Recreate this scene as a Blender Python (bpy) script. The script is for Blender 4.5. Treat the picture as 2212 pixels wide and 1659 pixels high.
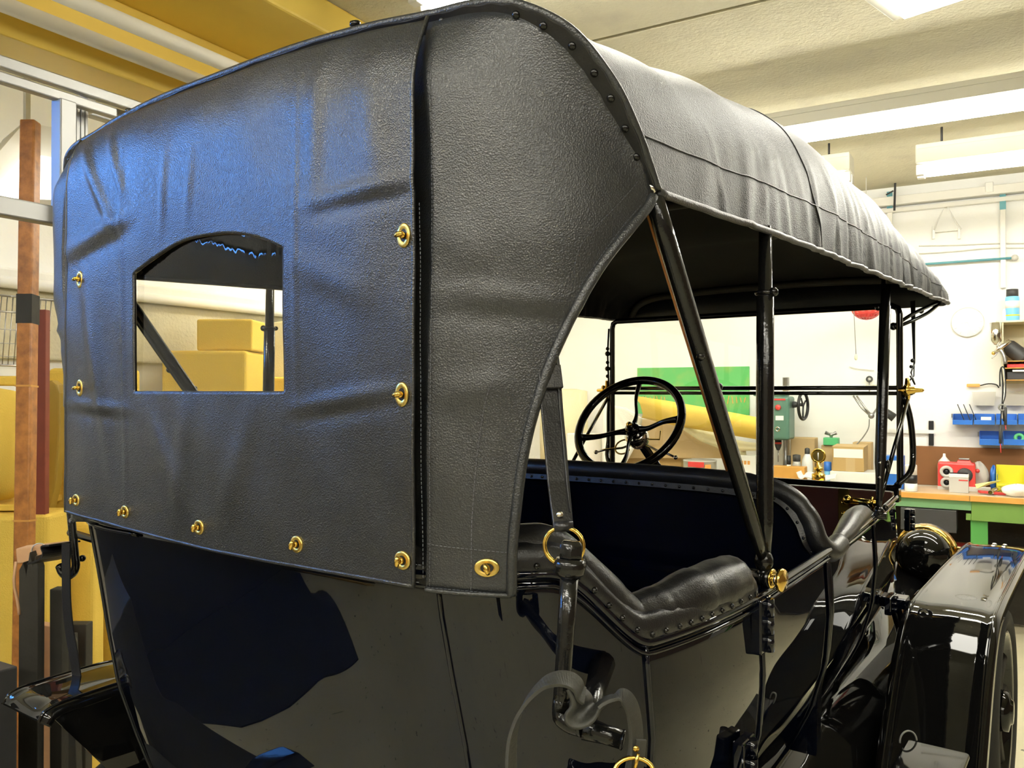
import bpy, bmesh, math, random
from math import sin, cos, pi, radians, atan, tan, sqrt, atan2
from mathutils import Vector, Matrix
random.seed(7)
V = Vector
scene = bpy.context.scene
COL = scene.collection
for o in list(bpy.data.objects): bpy.data.objects.remove(o)

# ------------------------------------------------------------------ camera
FPX = 1775.0
CAM = V((1.08, 0.0, 1.55))
YAW = radians(36); PIT = atan(15.5 / FPX)
_d0 = V((-sin(YAW), cos(YAW), 0)); _r = V((cos(YAW), sin(YAW), 0)); _z = V((0, 0, 1))
_d = _d0 * cos(PIT) + _z * sin(PIT); _u = _z * cos(PIT) - _d0 * sin(PIT)
cd = bpy.data.cameras.new('camera'); cam = bpy.data.objects.new('camera', cd); COL.objects.link(cam)
cd.sensor_width = 36; cd.lens = 36 * FPX / 2212; cd.clip_start = .02; cd.clip_end = 60
cam.matrix_world = Matrix(((_r.x, _u.x, -_d.x, CAM.x), (_r.y, _u.y, -_d.y, CAM.y), (_r.z, _u.z, -_d.z, CAM.z), (0, 0, 0, 1)))
scene.camera = cam
# ------------------------------------------------------------------ view, world, large lights
vs = scene.view_settings
vs.view_transform = 'Standard'; vs.look = 'None'; vs.gamma = 1; vs.use_curve_mapping = False
EXPOSURE = 0.85
vs.exposure = EXPOSURE
TUBE = 26.0        # emission of the fluorescent tubes
wd = bpy.data.worlds.new('world'); scene.world = wd; wd.use_nodes = True
wd.node_tree.nodes['Background'].inputs[0].default_value = (.10, .33, 1, 1)
wd.node_tree.nodes['Background'].inputs[1].default_value = 18.0

# ------------------------------------------------------------------ measuring: a pixel of the photograph to a point on a known plane
def ray(x, y): return _d + _r * ((x - 1106) / FPX) - _u * ((y - 829.5) / FPX)
def pln(x, y, n, k):
    v = ray(x, y); n = V(n); return CAM + v * ((k - n.dot(CAM)) / n.dot(v))
def onX(x, y, k): return pln(x, y, (1, 0, 0), k)
def onY(x, y, k): return pln(x, y, (0, 1, 0), k)
def onZ(x, y, k): return pln(x, y, (0, 0, 1), k)
def atD(x, y, D): return CAM + ray(x, y) * D
def depth(p): return (V(p) - CAM).dot(_d)
def proj(p):
    q = V(p) - CAM; D = q.dot(_d); return 1106 + FPX * q.dot(_r) / D, 829.5 - FPX * q.dot(_u) / D
# the room stands turned 5.5 degrees to the car; room coordinates start below the camera
RA = radians(5.5); DR = V((-sin(RA), cos(RA), 0)); RR = V((cos(RA), sin(RA), 0))
def RM(p): p = V(p); return V((CAM.x, CAM.y, 0)) + RR * p.x + DR * p.y + _z * p.z
def toR(p): q = V(p) - V((CAM.x, CAM.y, 0)); return V((q.dot(RR), q.dot(DR), q.z))
def rY(x, y, k): v = ray(x, y); return toR(CAM + v * (k / DR.dot(v)))
def rX(x, y, k): v = ray(x, y); return toR(CAM + v * (k / RR.dot(v)))
def rZ(x, y, k): return toR(onZ(x, y, k))
def pxm(p, room=True): return depth(RM(p) if room else p) / FPX   # metres per pixel at p

# ------------------------------------------------------------------ mesh builder
class G:
    def __init__(s, T=None): s.v = []; s.f = []; s.m = []; s.s = []; s.T = T
    def add(s, vs, fs, m=0, sm=False):
        b = len(s.v)
        s.v += [(s.T(p) if s.T else V(p)) for p in vs]
        for f in fs: s.f.append([b + i for i in f]); s.m.append(m); s.s.append(sm)
        return s
    def box(s, c, d, m=0, R=None, taper=1.0):
        vs = []
        for k in (-1, 1):
            t = taper if k > 0 else 1
            for i, j in ((-1, -1), (1, -1), (1, 1), (-1, 1)):
                p = V((i * d[0] / 2 * t, j * d[1] / 2 * t, k * d[2] / 2))
                vs.append((R @ p if R else p) + V(c))
        return s.add(vs, [(3, 2, 1, 0), (4, 5, 6, 7), (0, 1, 5, 4), (1, 2, 6, 5), (2, 3, 7, 6), (3, 0, 4, 7)], m)
    def bx(s, a, b, m=0):
        a = V(a); b = V(b); return s.box((a + b) / 2, [abs(b[i] - a[i]) for i in range(3)], m)
    def loft(s, rows, m=0, sm=True, cu=False, cv=False):
        n = len(rows[0]); vs = [p for r in rows for p in r]; fs = []
        R = len(rows)
        for i in range(R if cv else R - 1):
            for j in range(n if cu else n - 1):
                a = i * n + j; b = i * n + (j + 1) % n; c = ((i + 1) % R) * n + (j + 1) % n; d = ((i + 1) % R) * n + j
                fs.append((a, b, c, d))
        return s.add(vs, fs, m, sm)
    def tube(s, pts, r, n=10, m=0, caps=True, closed=False, flat=1.0, up=None):
        pts = [V(p) for p in pts]; N = len(pts); rows = []
        nrm = None
        for i, p in enumerate(pts):
            if closed: t = pts[(i + 1) % N] - pts[i - 1]
            else: t = pts[min(i + 1, N - 1)] - pts[max(i - 1, 0)]
            t = t.normalized()
            if nrm is None:
                a = V(up) if up else (V((0, 0, 1)) if abs(t.z) < .9 else V((1, 0, 0)))
                nrm = (a - t * a.dot(t)).normalized()
            else: nrm = (nrm - t * nrm.dot(t)).normalized()
            b = t.cross(nrm)
            ri = r[i] if isinstance(r, (list, tuple)) else r
            rows.append([p + nrm * (ri * cos(2 * pi * k / n)) + b * (ri * flat * sin(2 * pi * k / n)) for k in range(n)])
        s.loft(rows, m, True, cu=True, cv=closed)
        if caps and not closed:
            s.add(rows[0], [tuple(range(n))[::-1]], m); s.add(rows[-1], [tuple(range(n))], m)
        return s
    def lathe(s, prof, o, ax=(0, 0, 1), n=20, m=0, sm=True, ms=None):
        ax = V(ax).normalized(); a = V((1, 0, 0)) if abs(ax.x) < .9 else V((0, 1, 0))
        e1 = (a - ax * a.dot(ax)).normalized(); e2 = ax.cross(e1); o = V(o)
        rows = [[o + ax * h + e1 * (r * cos(2 * pi * k / n)) + e2 * (r * sin(2 * pi * k / n)) for k in range(n)] for r, h in prof]
        for i in range(len(rows) - 1):
            s.loft(rows[i:i + 2], (ms[i] if ms else m), sm, cu=True)
        if prof[0][0] > 1e-5: s.add(rows[0], [tuple(range(n))[::-1]], ms[0] if ms else m)
        if prof[-1][0] > 1e-5: s.add(rows[-1], [tuple(range(n))], ms[-1] if ms else m)
        return s
    def torus(s, c, ax, R, r, N=32, n=10, m=0, sx=1, sy=1, e1=None, a0=0, a1=2 * pi):
        ax = V(ax).normalized(); a = V(e1) if e1 else (V((0, 0, 1)) if abs(ax.z) < .9 else V((1, 0, 0)))
        e1 = (a - ax * a.dot(ax)).normalized(); e2 = ax.cross(e1)
        full = abs(a1 - a0 - 2 * pi) < 1e-6
        pts = [V(c) + e1 * (R * sx * cos(a0 + (a1 - a0) * k / (N if full else N - 1))) + e2 * (R * sy * sin(a0 + (a1 - a0) * k / (N if full else N - 1))) for k in range(N)]
        return s.tube(pts, r, n, m, closed=full, up=ax)
    def sphere(s, c, r, n=16, m=0, sq=(1, 1, 1)):
        prof = [(sin(pi * i / (n // 2)), -cos(pi * i / (n // 2))) for i in range(n // 2 + 1)]
        rows = [[V((c[0] + r * sq[0] * a * cos(2 * pi * k / n), c[1] + r * sq[1] * a * sin(2 * pi * k / n), c[2] + r * sq[2] * h)) for k in range(n)] for a, h in prof]
        return s.loft(rows, m, True, cu=True)
    def ribbon(s, pts, wdir, w, t, m=0):
        pts = [V(p) for p in pts]; N = len(pts); rows = []
        for i, p in enumerate(pts):
            tg = (pts[min(i + 1, N - 1)] - pts[max(i - 1, 0)]).normalized()
            wv = V(wdir[i] if isinstance(wdir, list) else wdir); wv = (wv - tg * wv.dot(tg)).normalized(); nv = tg.cross(wv)
            ww = w[i] if isinstance(w, list) else w
            rows.append([p + wv * a * ww / 2 + nv * b * t / 2 for a, b in ((-1, -1), (1, -1), (1, 1), (-1, 1))])
        s.loft(rows, m, False, cu=True)
        s.add(rows[0], [(3, 2, 1, 0)], m); s.add(rows[-1], [(0, 1, 2, 3)], m)
        return s
    def prism(s, poly, off, m=0):
        n = len(poly); off = V(off); a = [V(p) for p in poly]; b = [p + off for p in a]
        return s.add(a + b, [tuple(range(n))[::-1], tuple(range(n, 2 * n))] + [(i, (i + 1) % n, n + (i + 1) % n, n + i) for i in range(n)], m)

WO = {}
def mk(name, g, mats, parent=None, bevel=0, seg=2, solid=0, soff=-1, inner=None, sub=0, label=None, cat=None, group=None, kind=None, orient=True, auto=False):
    me = bpy.data.meshes.new(name)
    xs = [p.x for p in g.v]; ys = [p.y for p in g.v]; zs = [p.z for p in g.v]
    o0 = V(((min(xs) + max(xs)) / 2, (min(ys) + max(ys)) / 2, min(zs)))
    me.from_pydata([p - o0 for p in g.v], [], g.f)
    mats = mats if isinstance(mats, (list, tuple)) else [mats]
    for m in mats: me.materials.append(m)
    if inner: me.materials.append(inner)
    me.polygons.foreach_set('material_index', g.m); me.polygons.foreach_set('use_smooth', g.s)
    bm = bmesh.new(); bm.from_mesh(me)
    bmesh.ops.remove_doubles(bm, verts=bm.verts, dist=1e-6)
    if orient: bmesh.ops.recalc_face_normals(bm, faces=bm.faces)
    bm.to_mesh(me); bm.free(); me.update()
    o = bpy.data.objects.new(name, me); COL.objects.link(o)
    WO[o.name] = o0
    if parent: o.parent = parent; o.location = o0 - WO[parent.name]
    else: o.location = o0
    if sub:
        md = o.modifiers.new('sub', 'SUBSURF'); md.levels = md.render_levels = sub
    if solid:
        md = o.modifiers.new('solid', 'SOLIDIFY'); md.thickness = solid; md.offset = soff
        if inner: md.material_offset = len(mats); md.material_offset_rim = 0
    if bevel:
        md = o.modifiers.new('bevel', 'BEVEL'); md.width = bevel; md.segments = seg; md.limit_method = 'ANGLE'; md.angle_limit = radians(40)
        md.harden_normals = False
    if label: o['label'] = label
    if cat: o['category'] = cat
    if group: o['group'] = group
    if kind: o['kind'] = kind
    return o
def thing(name, label, cat, loc, group=None):
    o = bpy.data.objects.new(name, None); COL.objects.link(o); o.empty_display_size = .05
    o.location = loc; WO[o.name] = V(loc); o['label'] = label; o['category'] = cat
    if group: o['group'] = group
    return o
def inst(src, loc, parent, nrm=None, label=None, rot=None, name=None):
    o = src.copy(); COL.objects.link(o)
    for k in ('label', 'category', 'group', 'kind'):
        if k in o: del o[k]
    WO[o.name] = V(loc); o.parent = parent
    o.location = V(loc) - (WO[parent.name] if parent else V())
    if nrm is not None: o.rotation_mode = 'QUATERNION'; o.rotation_quaternion = V(nrm).to_track_quat('Z', 'Y')
    if rot is not None: o.rotation_mode = 'QUATERNION'; o.rotation_quaternion = rot
    if label: o['label'] = label
    return o
def spline(pts, n):
    P = [V(p) for p in pts]; P = [P[0] * 2 - P[1]] + P + [P[-1] * 2 - P[-2]]
    out = []; S = len(P) - 3
    for k in range(n):
        x = S * k / (n - 1); i = min(int(x), S - 1); t = x - i
        a, b, c, d = P[i:i + 4]
        out.append(((b * 2) + (c - a) * t + (a * 2 - b * 5 + c * 4 - d) * t * t + (b * 3 - a - c * 3 + d) * t ** 3) / 2)
    return out
def interp(x, xs, ys):
    if x <= xs[0]: return ys[0]
    for i in range(len(xs) - 1):
        if x <= xs[i + 1]:
            t = (x - xs[i]) / (xs[i + 1] - xs[i]); return ys[i] + (ys[i + 1] - ys[i]) * t
    return ys[-1]
def sinterp(x, xs, ys):
    if x <= xs[0]: return ys[0]
    for i in range(len(xs) - 1):
        if x <= xs[i + 1]:
            t = (x - xs[i]) / (xs[i + 1] - xs[i]); t = t * t * (3 - 2 * t); return ys[i] + (ys[i + 1] - ys[i]) * t
    return ys[-1]
def resample(pts, step):
    out = [V(pts[0])]; acc = 0
    for a, b in zip(pts[:-1], pts[1:]):
        a = V(a); b = V(b); L = (b - a).length
        if L < 1e-9: continue
        x = step - acc
        while x <= L: out.append(a + (b - a) * (x / L)); x += step
        acc = (acc + L) % step
    return out

# ------------------------------------------------------------------ materials
MATS = {}
def mat(name, col, rough=.5, metal=0, spec=.5, coat=0, noise=None, bump=None, var=None, trans=0, emit=None, estr=0, alpha=1, crough=.02):
    """noise=(scale, amount) colour mottling; bump=(scale, distance[, kind]); var=(scale, colour2, lo, hi) stain"""
    m = bpy.data.materials.new(name); m.use_nodes = True; nt = m.node_tree; b = nt.nodes['Principled BSDF']
    I = b.inputs
    I['Base Color'].default_value = (*col, 1); I['Roughness'].default_value = rough; I['Metallic'].default_value = metal
    I['Specular IOR Level'].default_value = spec; I['Coat Weight'].default_value = coat; I['Coat Roughness'].default_value = crough
    I['Transmission Weight'].default_value = trans; I['Alpha'].default_value = alpha
    if emit: I['Emission Color'].default_value = (*emit, 1); I['Emission Strength'].default_value = estr
    tc = nt.nodes.new('ShaderNodeTexCoord').outputs['Object']
    def nz(scale, det=4, rg=.55):
        n = nt.nodes.new('ShaderNodeTexNoise'); n.inputs['Scale'].default_value = scale; n.inputs['Detail'].default_value = det
        n.inputs['Roughness'].default_value = rg; nt.links.new(tc, n.inputs['Vector']); return n.outputs['Fac']
    cur = None
    def mix(fac, c1, c2):
        x = nt.nodes.new('ShaderNodeMix'); x.data_type = 'RGBA'
        nt.links.new(fac, x.inputs[0])
        for k, c in ((6, c1), (7, c2)):
            if isinstance(c, tuple): x.inputs[k].default_value = (*c, 1)
            else: nt.links.new(c, x.inputs[k])
        return x.outputs[2]
    if noise:
        s, a = noise[:2]
        cur = mix(nz(s), tuple(c * (1 - a) for c in col), tuple(min(1, c * (1 + a)) for c in col))
    if var:
        s, c2, lo, hi = var
        rp = nt.nodes.new('ShaderNodeMapRange'); rp.inputs[1].default_value = lo; rp.inputs[2].default_value = hi
        nt.links.new(nz(s, 6), rp.inputs[0])
        cur = mix(rp.outputs[0], cur if cur else col, c2)
    if cur: nt.links.new(cur, I['Base Color'])
    if bump:
        h = None
        for bs in (bump if isinstance(bump, list) else [bump]):
            if len(bs) > 2 and bs[2] == 'v':
                vn = nt.nodes.new('ShaderNodeTexVoronoi'); vn.inputs['Scale'].default_value = bs[0]; nt.links.new(tc, vn.inputs['Vector']); hh = vn.outputs['Distance']
            else: hh = nz(bs[0], 3)
            bp = nt.nodes.new('ShaderNodeBump'); bp.inputs['Strength'].default_value = 1; bp.inputs['Distance'].default_value = bs[1]
            nt.links.new(hh, bp.inputs['Height'])
            if h: nt.links.new(h, bp.inputs['Normal'])
            h = bp.outputs['Normal']
        nt.links.new(h, I['Normal'])
        if coat: nt.links.new(h, I['Coat Normal'])
    MATS[name] = m; return m
M = MATS
mat('leather', (.019, .021, .023), .37, spec=.75, bump=[(14, .0012), (480, .00045, 'v'), (200, .00015)])
mat('leather_top', (.020, .021, .021), .46, spec=.45, bump=[(14, .0010), (460, .0006, 'v'), (200, .0002)])
mat('leather_curtain', (.017, .018, .019), .30, spec=.75, bump=[(9, .0010), (520, .0004, 'v'), (160, .0002)])
mat('leather_smooth', (.012, .012, .013), .33, spec=.5, bump=[(60, .0006), (420, .0002, 'v')])
mat('strap_leather', (.034, .034, .028), .55, bump=[(220, .0006)], noise=(60, .4))
mat('lining', (.010, .010, .009), .8, spec=.15, bump=(300, .0003))
mat('stitch', (.11, .12, .14), .7)
mat('blue_paint', (.0013, .0022, .0062), .012, spec=.55)
mat('black_enamel', (.004, .004, .004), .03, spec=.5)
mat('black_iron', (.006, .006, .006), .16, spec=.5, bump=(90, .0006))
mat('brass', (.78, .52, .12), .16, metal=1, noise=(30, .1))
mat('brass_satin', (.75, .55, .16), .30, metal=1, noise=(80, .12))
mat('nickel', (.75, .73, .68), .14, metal=1)
mat('steel', (.45, .45, .46), .3, metal=1, noise=(40, .15))
mat('aluminium', (.42, .42, .41), .55, metal=1)
mat('vinyl_pane', (1, 1, 1), .03)
mat('glass', (1, 1, 1), .0)
for nm, tint, g0 in (('vinyl_pane', (.90, .90, .84), .02), ('glass', (.97, .985, .97), .0)):
    m = M[nm]; nt = m.node_tree; nt.nodes.clear()
    out = nt.nodes.new('ShaderNodeOutputMaterial'); tr = nt.nodes.new('ShaderNodeBsdfTransparent'); tr.inputs[0].default_value = (*tint, 1)
    gl = nt.nodes.new('ShaderNodeBsdfGlossy'); gl.inputs['Roughness'].default_value = g0
    fr = nt.nodes.new('ShaderNodeFresnel'); fr.inputs[0].default_value = 1.45; mx = nt.nodes.new('ShaderNodeMixShader')
    if nm == 'vinyl_pane':
        tc = nt.nodes.new('ShaderNodeTexCoord'); mp = nt.nodes.new('ShaderNodeMapping'); mp.inputs['Scale'].default_value = (26, 26, 5)
        no = nt.nodes.new('ShaderNodeTexNoise'); no.inputs['Scale'].default_value = 1; bp = nt.nodes.new('ShaderNodeBump'); bp.inputs['Distance'].default_value = .0014
        nt.links.new(tc.outputs['Object'], mp.inputs[0]); nt.links.new(mp.outputs[0], no.inputs[0]); nt.links.new(no.outputs[0], bp.inputs['Height'])
        nt.links.new(bp.outputs[0], gl.inputs['Normal'])
    nt.links.new(fr.outputs[0], mx.inputs[0]); nt.links.new(tr.outputs[0], mx.inputs[1]); nt.links.new(gl.outputs[0], mx.inputs[2]); nt.links.new(mx.outputs[0], out.inputs[0])
mat('wall_white', (.92, .92, .895), .8, noise=(3, .04), bump=(40, .001))
mat('ceiling_concrete', (.60, .56, .41), .9, noise=(2.2, .12), var=(5, (.52, .48, .36), .55, .75), bump=[(60, .004), (9, .006)])
mat('floor_concrete', (.58, .545, .385), .55, noise=(2.5, .15), var=(26, (.05, .05, .04), .66, .72), bump=(60, .001))
mat('wall_rear', (.42, .37, .29), .8, noise=(2, .1))
mat('wall_right', (.22, .15, .10), .8, noise=(2, .2))
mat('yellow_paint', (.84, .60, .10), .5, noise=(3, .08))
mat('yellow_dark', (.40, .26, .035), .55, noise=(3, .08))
mat('pipe_cream', (.78, .74, .62), .5)
mat('white_enamel', (.82, .81, .76), .4)
mat('fixture', (.70, .68, .58), .45)
mat('tube_glow', (1, 1, 1), .5, emit=(1, .975, .88), estr=TUBE)
mat('panel_glow', (1, 1, 1), .5, emit=(1, .97, .86), estr=9)
mat('reflector_glow', (1, 1, 1), .5, emit=(1, .97, .86), estr=1.6)
mat('sky_glow', (1, 1, 1), .5, emit=(.16, .40, 1), estr=7)
mat('foam_yellow', (.86, .60, .10), .9, noise=(4, .06), bump=(200, .002))
mat('foam_cream', (.88, .80, .52), .9, noise=(4, .05), bump=(200, .002))
mat('foam_white', (.9, .88, .8), .9, bump=(120, .002))
mat('wood_varnish', (.55, .22, .05), .35, var=(30, (.26, .09, .022), .35, .75), bump=(40, .001))
mat('wood_red', (.24, .045, .02), .5, noise=(20, .2))
mat('wood_raw', (.58, .34, .18), .7, noise=(20, .2), bump=(50, .001))
mat('wood_dark', (.028, .025, .018), .7, noise=(15, .4), bump=(30, .002))
mat('wood_orange', (.66, .33, .07), .45, noise=(14, .15))
mat('worktop', (.62, .45, .28), .6, var=(4, (.55, .52, .44), .45, .6))
mat('green_bench', (.16, .30, .06), .5, noise=(6, .12))
mat('green_light', (.22, .46, .22), .5, noise=(6, .1))
mat('green_leg', (.08, .32, .07), .5, noise=(6, .1))
mat('green_sign', (.12, .52, .14), .5, var=(7, (.26, .52, .13), .5, .7))
mat('green_machine', (.10, .21, .16), .4)
mat('green_bright', (.10, .50, .20), .45)
mat('orange_paint', (.85, .40, .10), .5)
mat('dark_grey', (.045, .045, .046), .5, noise=(20, .25))
mat('black_plastic', (.012, .012, .013), .4)
mat('rubber', (.02, .02, .018), .8, bump=(60, .001))
mat('red_plastic', (.72, .06, .055), .35)
mat('grey_plastic', (.55, .54, .50), .45)
mat('white_plastic', (.86, .86, .83), .35)
mat('blue_plastic', (.03, .17, .62), .35)
mat('blue_light', (.20, .55, .85), .35)
mat('yellow_plastic', (.72, .66, .03), .4)
mat('cardboard', (.56, .40, .20), .85, noise=(6, .08))
mat('cardboard_dark', (.50, .33, .13), .85, noise=(6, .08))
mat('paper', (.88, .87, .84), .8)
mat('paper_yellow', (.90, .88, .35), .8)
mat('brown_board', (.23, .095, .028), .6, noise=(3, .2))
mat('dash_wood', (.045, .012, .008), .35, coat=.3, noise=(8, .3))
mat('clear_plastic', (.80, .79, .74), .3, alpha=.6)
mat('cable', (.22, .22, .2), .6)
mat('cable_white', (.75, .73, .66), .6)
mat('shelf_board', (.70, .66, .46), .6)
mat('teal', (.12, .36, .42), .5)
# ------------------------------------------------------------------ the room (room coordinates)
XL, XR_, YB, YF, ZC = -4.0, 4.6, 6.4, -3.6, 3.0
def struct(name, g, mats, parent=None, **k): return mk(name, g, mats, parent, kind=None if parent else 'structure', **k)
fl = struct('floor', G(RM).bx((XL - .2, YF - .2, -.1), (XR_ + .2, YB + .2, 0)), M['floor_concrete'])
# ceiling: concrete slabs with open joints under a deck
ce = struct('ceiling', G(RM).bx((XL - .2, YF - .2, ZC + .1), (XR_ + .2, YB + .2, ZC + .2)), M['ceiling_concrete'])
yj = [YF - .2, -1.6, .7, rY(1640, 25, 3.1).y, YB + .2]
for a, b in zip(yj[:-1], yj[1:]):
    g = G(RM)
    low = 0
    g.bx((XL - .2, a + .012, ZC - low), (XR_ + .2, b - .012, ZC + .1))
    struct('slab', g, M['ceiling_concrete'], ce, bevel=.008)
# left wall with a daylight window behind the car
wy0, wy1, wz0, wz1 = -1.20, .42, 2.30, 2.94
g = G(RM)
g.bx((XL - .2, YF - .2, 0), (XL, wy0, ZC)); g.bx((XL - .2, wy1, 0), (XL, YB, ZC))
g.bx((XL - .2, wy0, 0), (XL, wy1, wz0)); g.bx((XL - .2, wy0, wz1), (XL, wy1, ZC))
struct('wall_left', g, M['wall_white'])
g = G(RM)
for a, b in (((XL - .12, wy0, wz0), (XL - .06, wy1, wz0 + .05)), ((XL - .12, wy0, wz1 - .05), (XL - .06, wy1, wz1)), ((XL - .12, wy0, wz0), (XL - .06, wy0 + .05, wz1)),
             ((XL - .12, wy1 - .05, wz0), (XL - .06, wy1, wz1)), ((XL - .12, (wy0 + wy1) / 2 - .03, wz0), (XL - .06, (wy0 + wy1) / 2 + .03, wz1))): g.bx(a, b)
w1 = struct('window_1', g, M['white_enamel'], bevel=.004)
mk('pane', G(RM).bx((XL - .094, wy0 + .05, wz0 + .05), (XL - .090, wy1 - .05, wz1 - .05)), M['glass'], w1)
struct('wall_back', G(RM).bx((XL - .2, YB, 0), (XR_ + .2, YB + .2, ZC)), M['wall_white'])
struct('wall_right', G(RM).bx((XR_, YF - .2, 0), (XR_ + .2, YB, ZC)), M['wall_right'])
struct('wall_rear', G(RM).bx((XL, YF - .2, 0), (XR_, YF, ZC)), M['wall_rear'])
# ledge along the left wall with a pipe bead under it
za = rX(60, 583, XL + .1).z; zb = rX(60, 618, XL + .1).z
g = G(RM).bx((XL, -.2, zb + .02), (XL + .10, YB, za)); g.tube([(XL + .09, -.2, zb + .01), (XL + .09, YB, zb + .01)], .028, 10)
struct('trim_1', g, M['wall_white'], bevel=.01)
struct('trim_2', G(RM).bx((XL, -.2, zb - .34), (XL + .05, YB, zb - .01)), M['ceiling_concrete'], bevel=.01)
# yellow painted beam under the ceiling with a dropped box rail
xe = rZ(574, 0, 2.875).x; xb = rZ(0, 72, 2.62).x; xb2 = rZ(0, 123, 2.62).x
struct('trim_3', G(RM).bx((xb2, .6, 2.875), (xe, YB, ZC)), M['yellow_paint'], bevel=.01)
struct('trim_4', G(RM).bx((xb2, .6, 2.62), (xb, YB, 2.875)), M['yellow_paint'], bevel=.006)
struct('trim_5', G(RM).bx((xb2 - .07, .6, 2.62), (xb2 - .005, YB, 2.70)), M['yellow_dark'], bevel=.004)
for k, (a, b, lab) in enumerate((((0, 6), (452, 183), 'cream ceiling pipe beside the dropped yellow rail, lower left of the pair'), ((160, 0), (520, 154), 'cream ceiling pipe nearer the middle of the yellow beam'))):
    p = rZ(*a, 2.68); q = rZ(*b, 2.68); x = (p.x + q.x) / 2
    t = thing('ceiling_pipe', lab, 'pipe', RM((x, 1.5, 2.66)))
    mk('pipe', G(RM).tube([(x, .6, 2.68), (x, YB, 2.68)], .024, 16), M['pipe_cream'], t)
    for y in (2.05, 4.4): mk('joint', G(RM).tube([(x, y, 2.68), (x, y + .05, 2.68)], .0255, 16), M['pipe_cream'], t)
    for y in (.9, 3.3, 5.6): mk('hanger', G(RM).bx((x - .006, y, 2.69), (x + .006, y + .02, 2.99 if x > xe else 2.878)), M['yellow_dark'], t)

# ------------------------------------------------------------------ lamps
def batten(label, x0, x1, y, ztop, tubes=1, hang=None, h=.075, group=None, w=.17, drop=.035):
    t = thing('fluorescent_light', label, 'light', RM(((x0 + x1) / 2, y, ztop - h)), group)
    mk('housing', G(RM).bx((x0, y - w / 2, ztop - h), (x1, y + w / 2, ztop)), M['fixture'], t, bevel=.006)
    mk('cover_lip', G(RM).bx((x0 + .01, y - w / 2 - .004, ztop - .026), (x1 - .01, y + w / 2 + .004, ztop - .022)), M['fixture'], t)
    for k in range(tubes):
        yy = y + (k - (tubes - 1) / 2) * .07
        mk('tube', G(RM).tube([(x0 + .045, yy, ztop - h - drop), (x1 - .045, yy, ztop - h - drop)], .017, 10), M['tube_glow'], t)
        for xx in (x0, x1 - .04):
            mk('lamp_holder', G(RM).bx((xx, yy - .021, ztop - h - drop - .022), (xx + .04, yy + .021, ztop - h)), M['white_plastic'], t, bevel=.005)
    for xx in (x0 + .12, x1 - .12):
        if ztop < ZC - .07: mk('hanger', G(RM).tube([(xx, y, ztop), (xx, y, ZC - .05)], .006, 6), M['dark_grey'], t)
    return t
y1 = 3.95
p = rY(1661, 257, y1)
batten('long fluorescent light hanging across the ceiling right of the car roof', p.x - .45, 1.75, y1, p.z, 2)
y2 = 4.9
p = rY(1980, 321, y2); q = rY(1840, 335, y2)
batten('fluorescent light over the workbench, at the upper right edge', p.x, p.x + 1.5, y2, p.z, 2, h=.10)
batten('fluorescent light end showing above the car roof edge, left of the one over the bench', q.x - 1.5, q.x, y2, q.z, 2, h=.10)
t = thing('fluorescent_light', 'unseen fluorescent light added along the left wall to brighten wall and foam', 'light', RM((-2.95, 4.2, 2.8)))  # added fill lamp, hidden behind the car top, brightens wall and foam
mk('housing', G(RM).bx((-3.03, 3.2, 2.83), (-2.87, 5.2, 2.90)), M['fixture'], t, bevel=.006)
for x in (-2.99, -2.91): mk('tube', G(RM).tube([(x, 3.24, 2.79), (x, 5.16, 2.79)], .017, 10), M['tube_glow'], t)
for y in (3.2, 5.16): mk('lamp_holder', G(RM).bx((-3.02, y, 2.77), (-2.88, y + .04, 2.83)), M['white_plastic'], t, bevel=.004)
for y in (3.5, 4.9): mk('hanger', G(RM).tube([(-2.95, y, 2.90), (-2.95, y, ZC)], .006, 6), M['dark_grey'], t)
# box lamp turned askew, upper right
c = rZ(1947, 38, 2.78)
t = thing('box_lamp', 'white box lamp with a glowing diffuser, cut by the top right edge', 'light', RM((c.x + .3, c.y - .3, 2.78)))
Rz = Matrix.Rotation(radians(-17), 3, 'Z')
def bl(p): return RM(V((c.x, c.y, 0)) + Rz @ V((p[0], p[1], 0)) + V((0, 0, p[2])))
mk('housing', G(bl).bx((-.035, -.56, 2.785), (.62, .02, 2.93)), M['fixture'], t, bevel=.004)
mk('diffuser', G(bl).bx((.01, -.54, 2.772), (.6, 0, 2.785)), M['panel_glow'], t)
for x in (.1, .5): mk('hanger', G(bl).tube([(x, -.3, 2.93), (x, -.3, 2.99)], .006, 6), M['dark_grey'], t)
# lamp right above the car roof, cut by the top edge
p = rZ(985, -4, 2.86)
batten('fluorescent light above the car roof, glowing at the top edge', p.x - .16, p.x + 1.2, p.y, 2.99, 2)
# lamps behind the photographer
for yy, row in ((-.7, 'near'), (-2.2, 'far')):
    for x, wh in ((-1.9, 'left'), (-.2, 'middle left'), (1.4, 'middle right'), (2.9, 'right')): batten('ceiling light behind the photographer, %s row, %s' % (row, wh), x - .62, x + .62, yy, 2.98, 2, group='lights behind the photographer')
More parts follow.
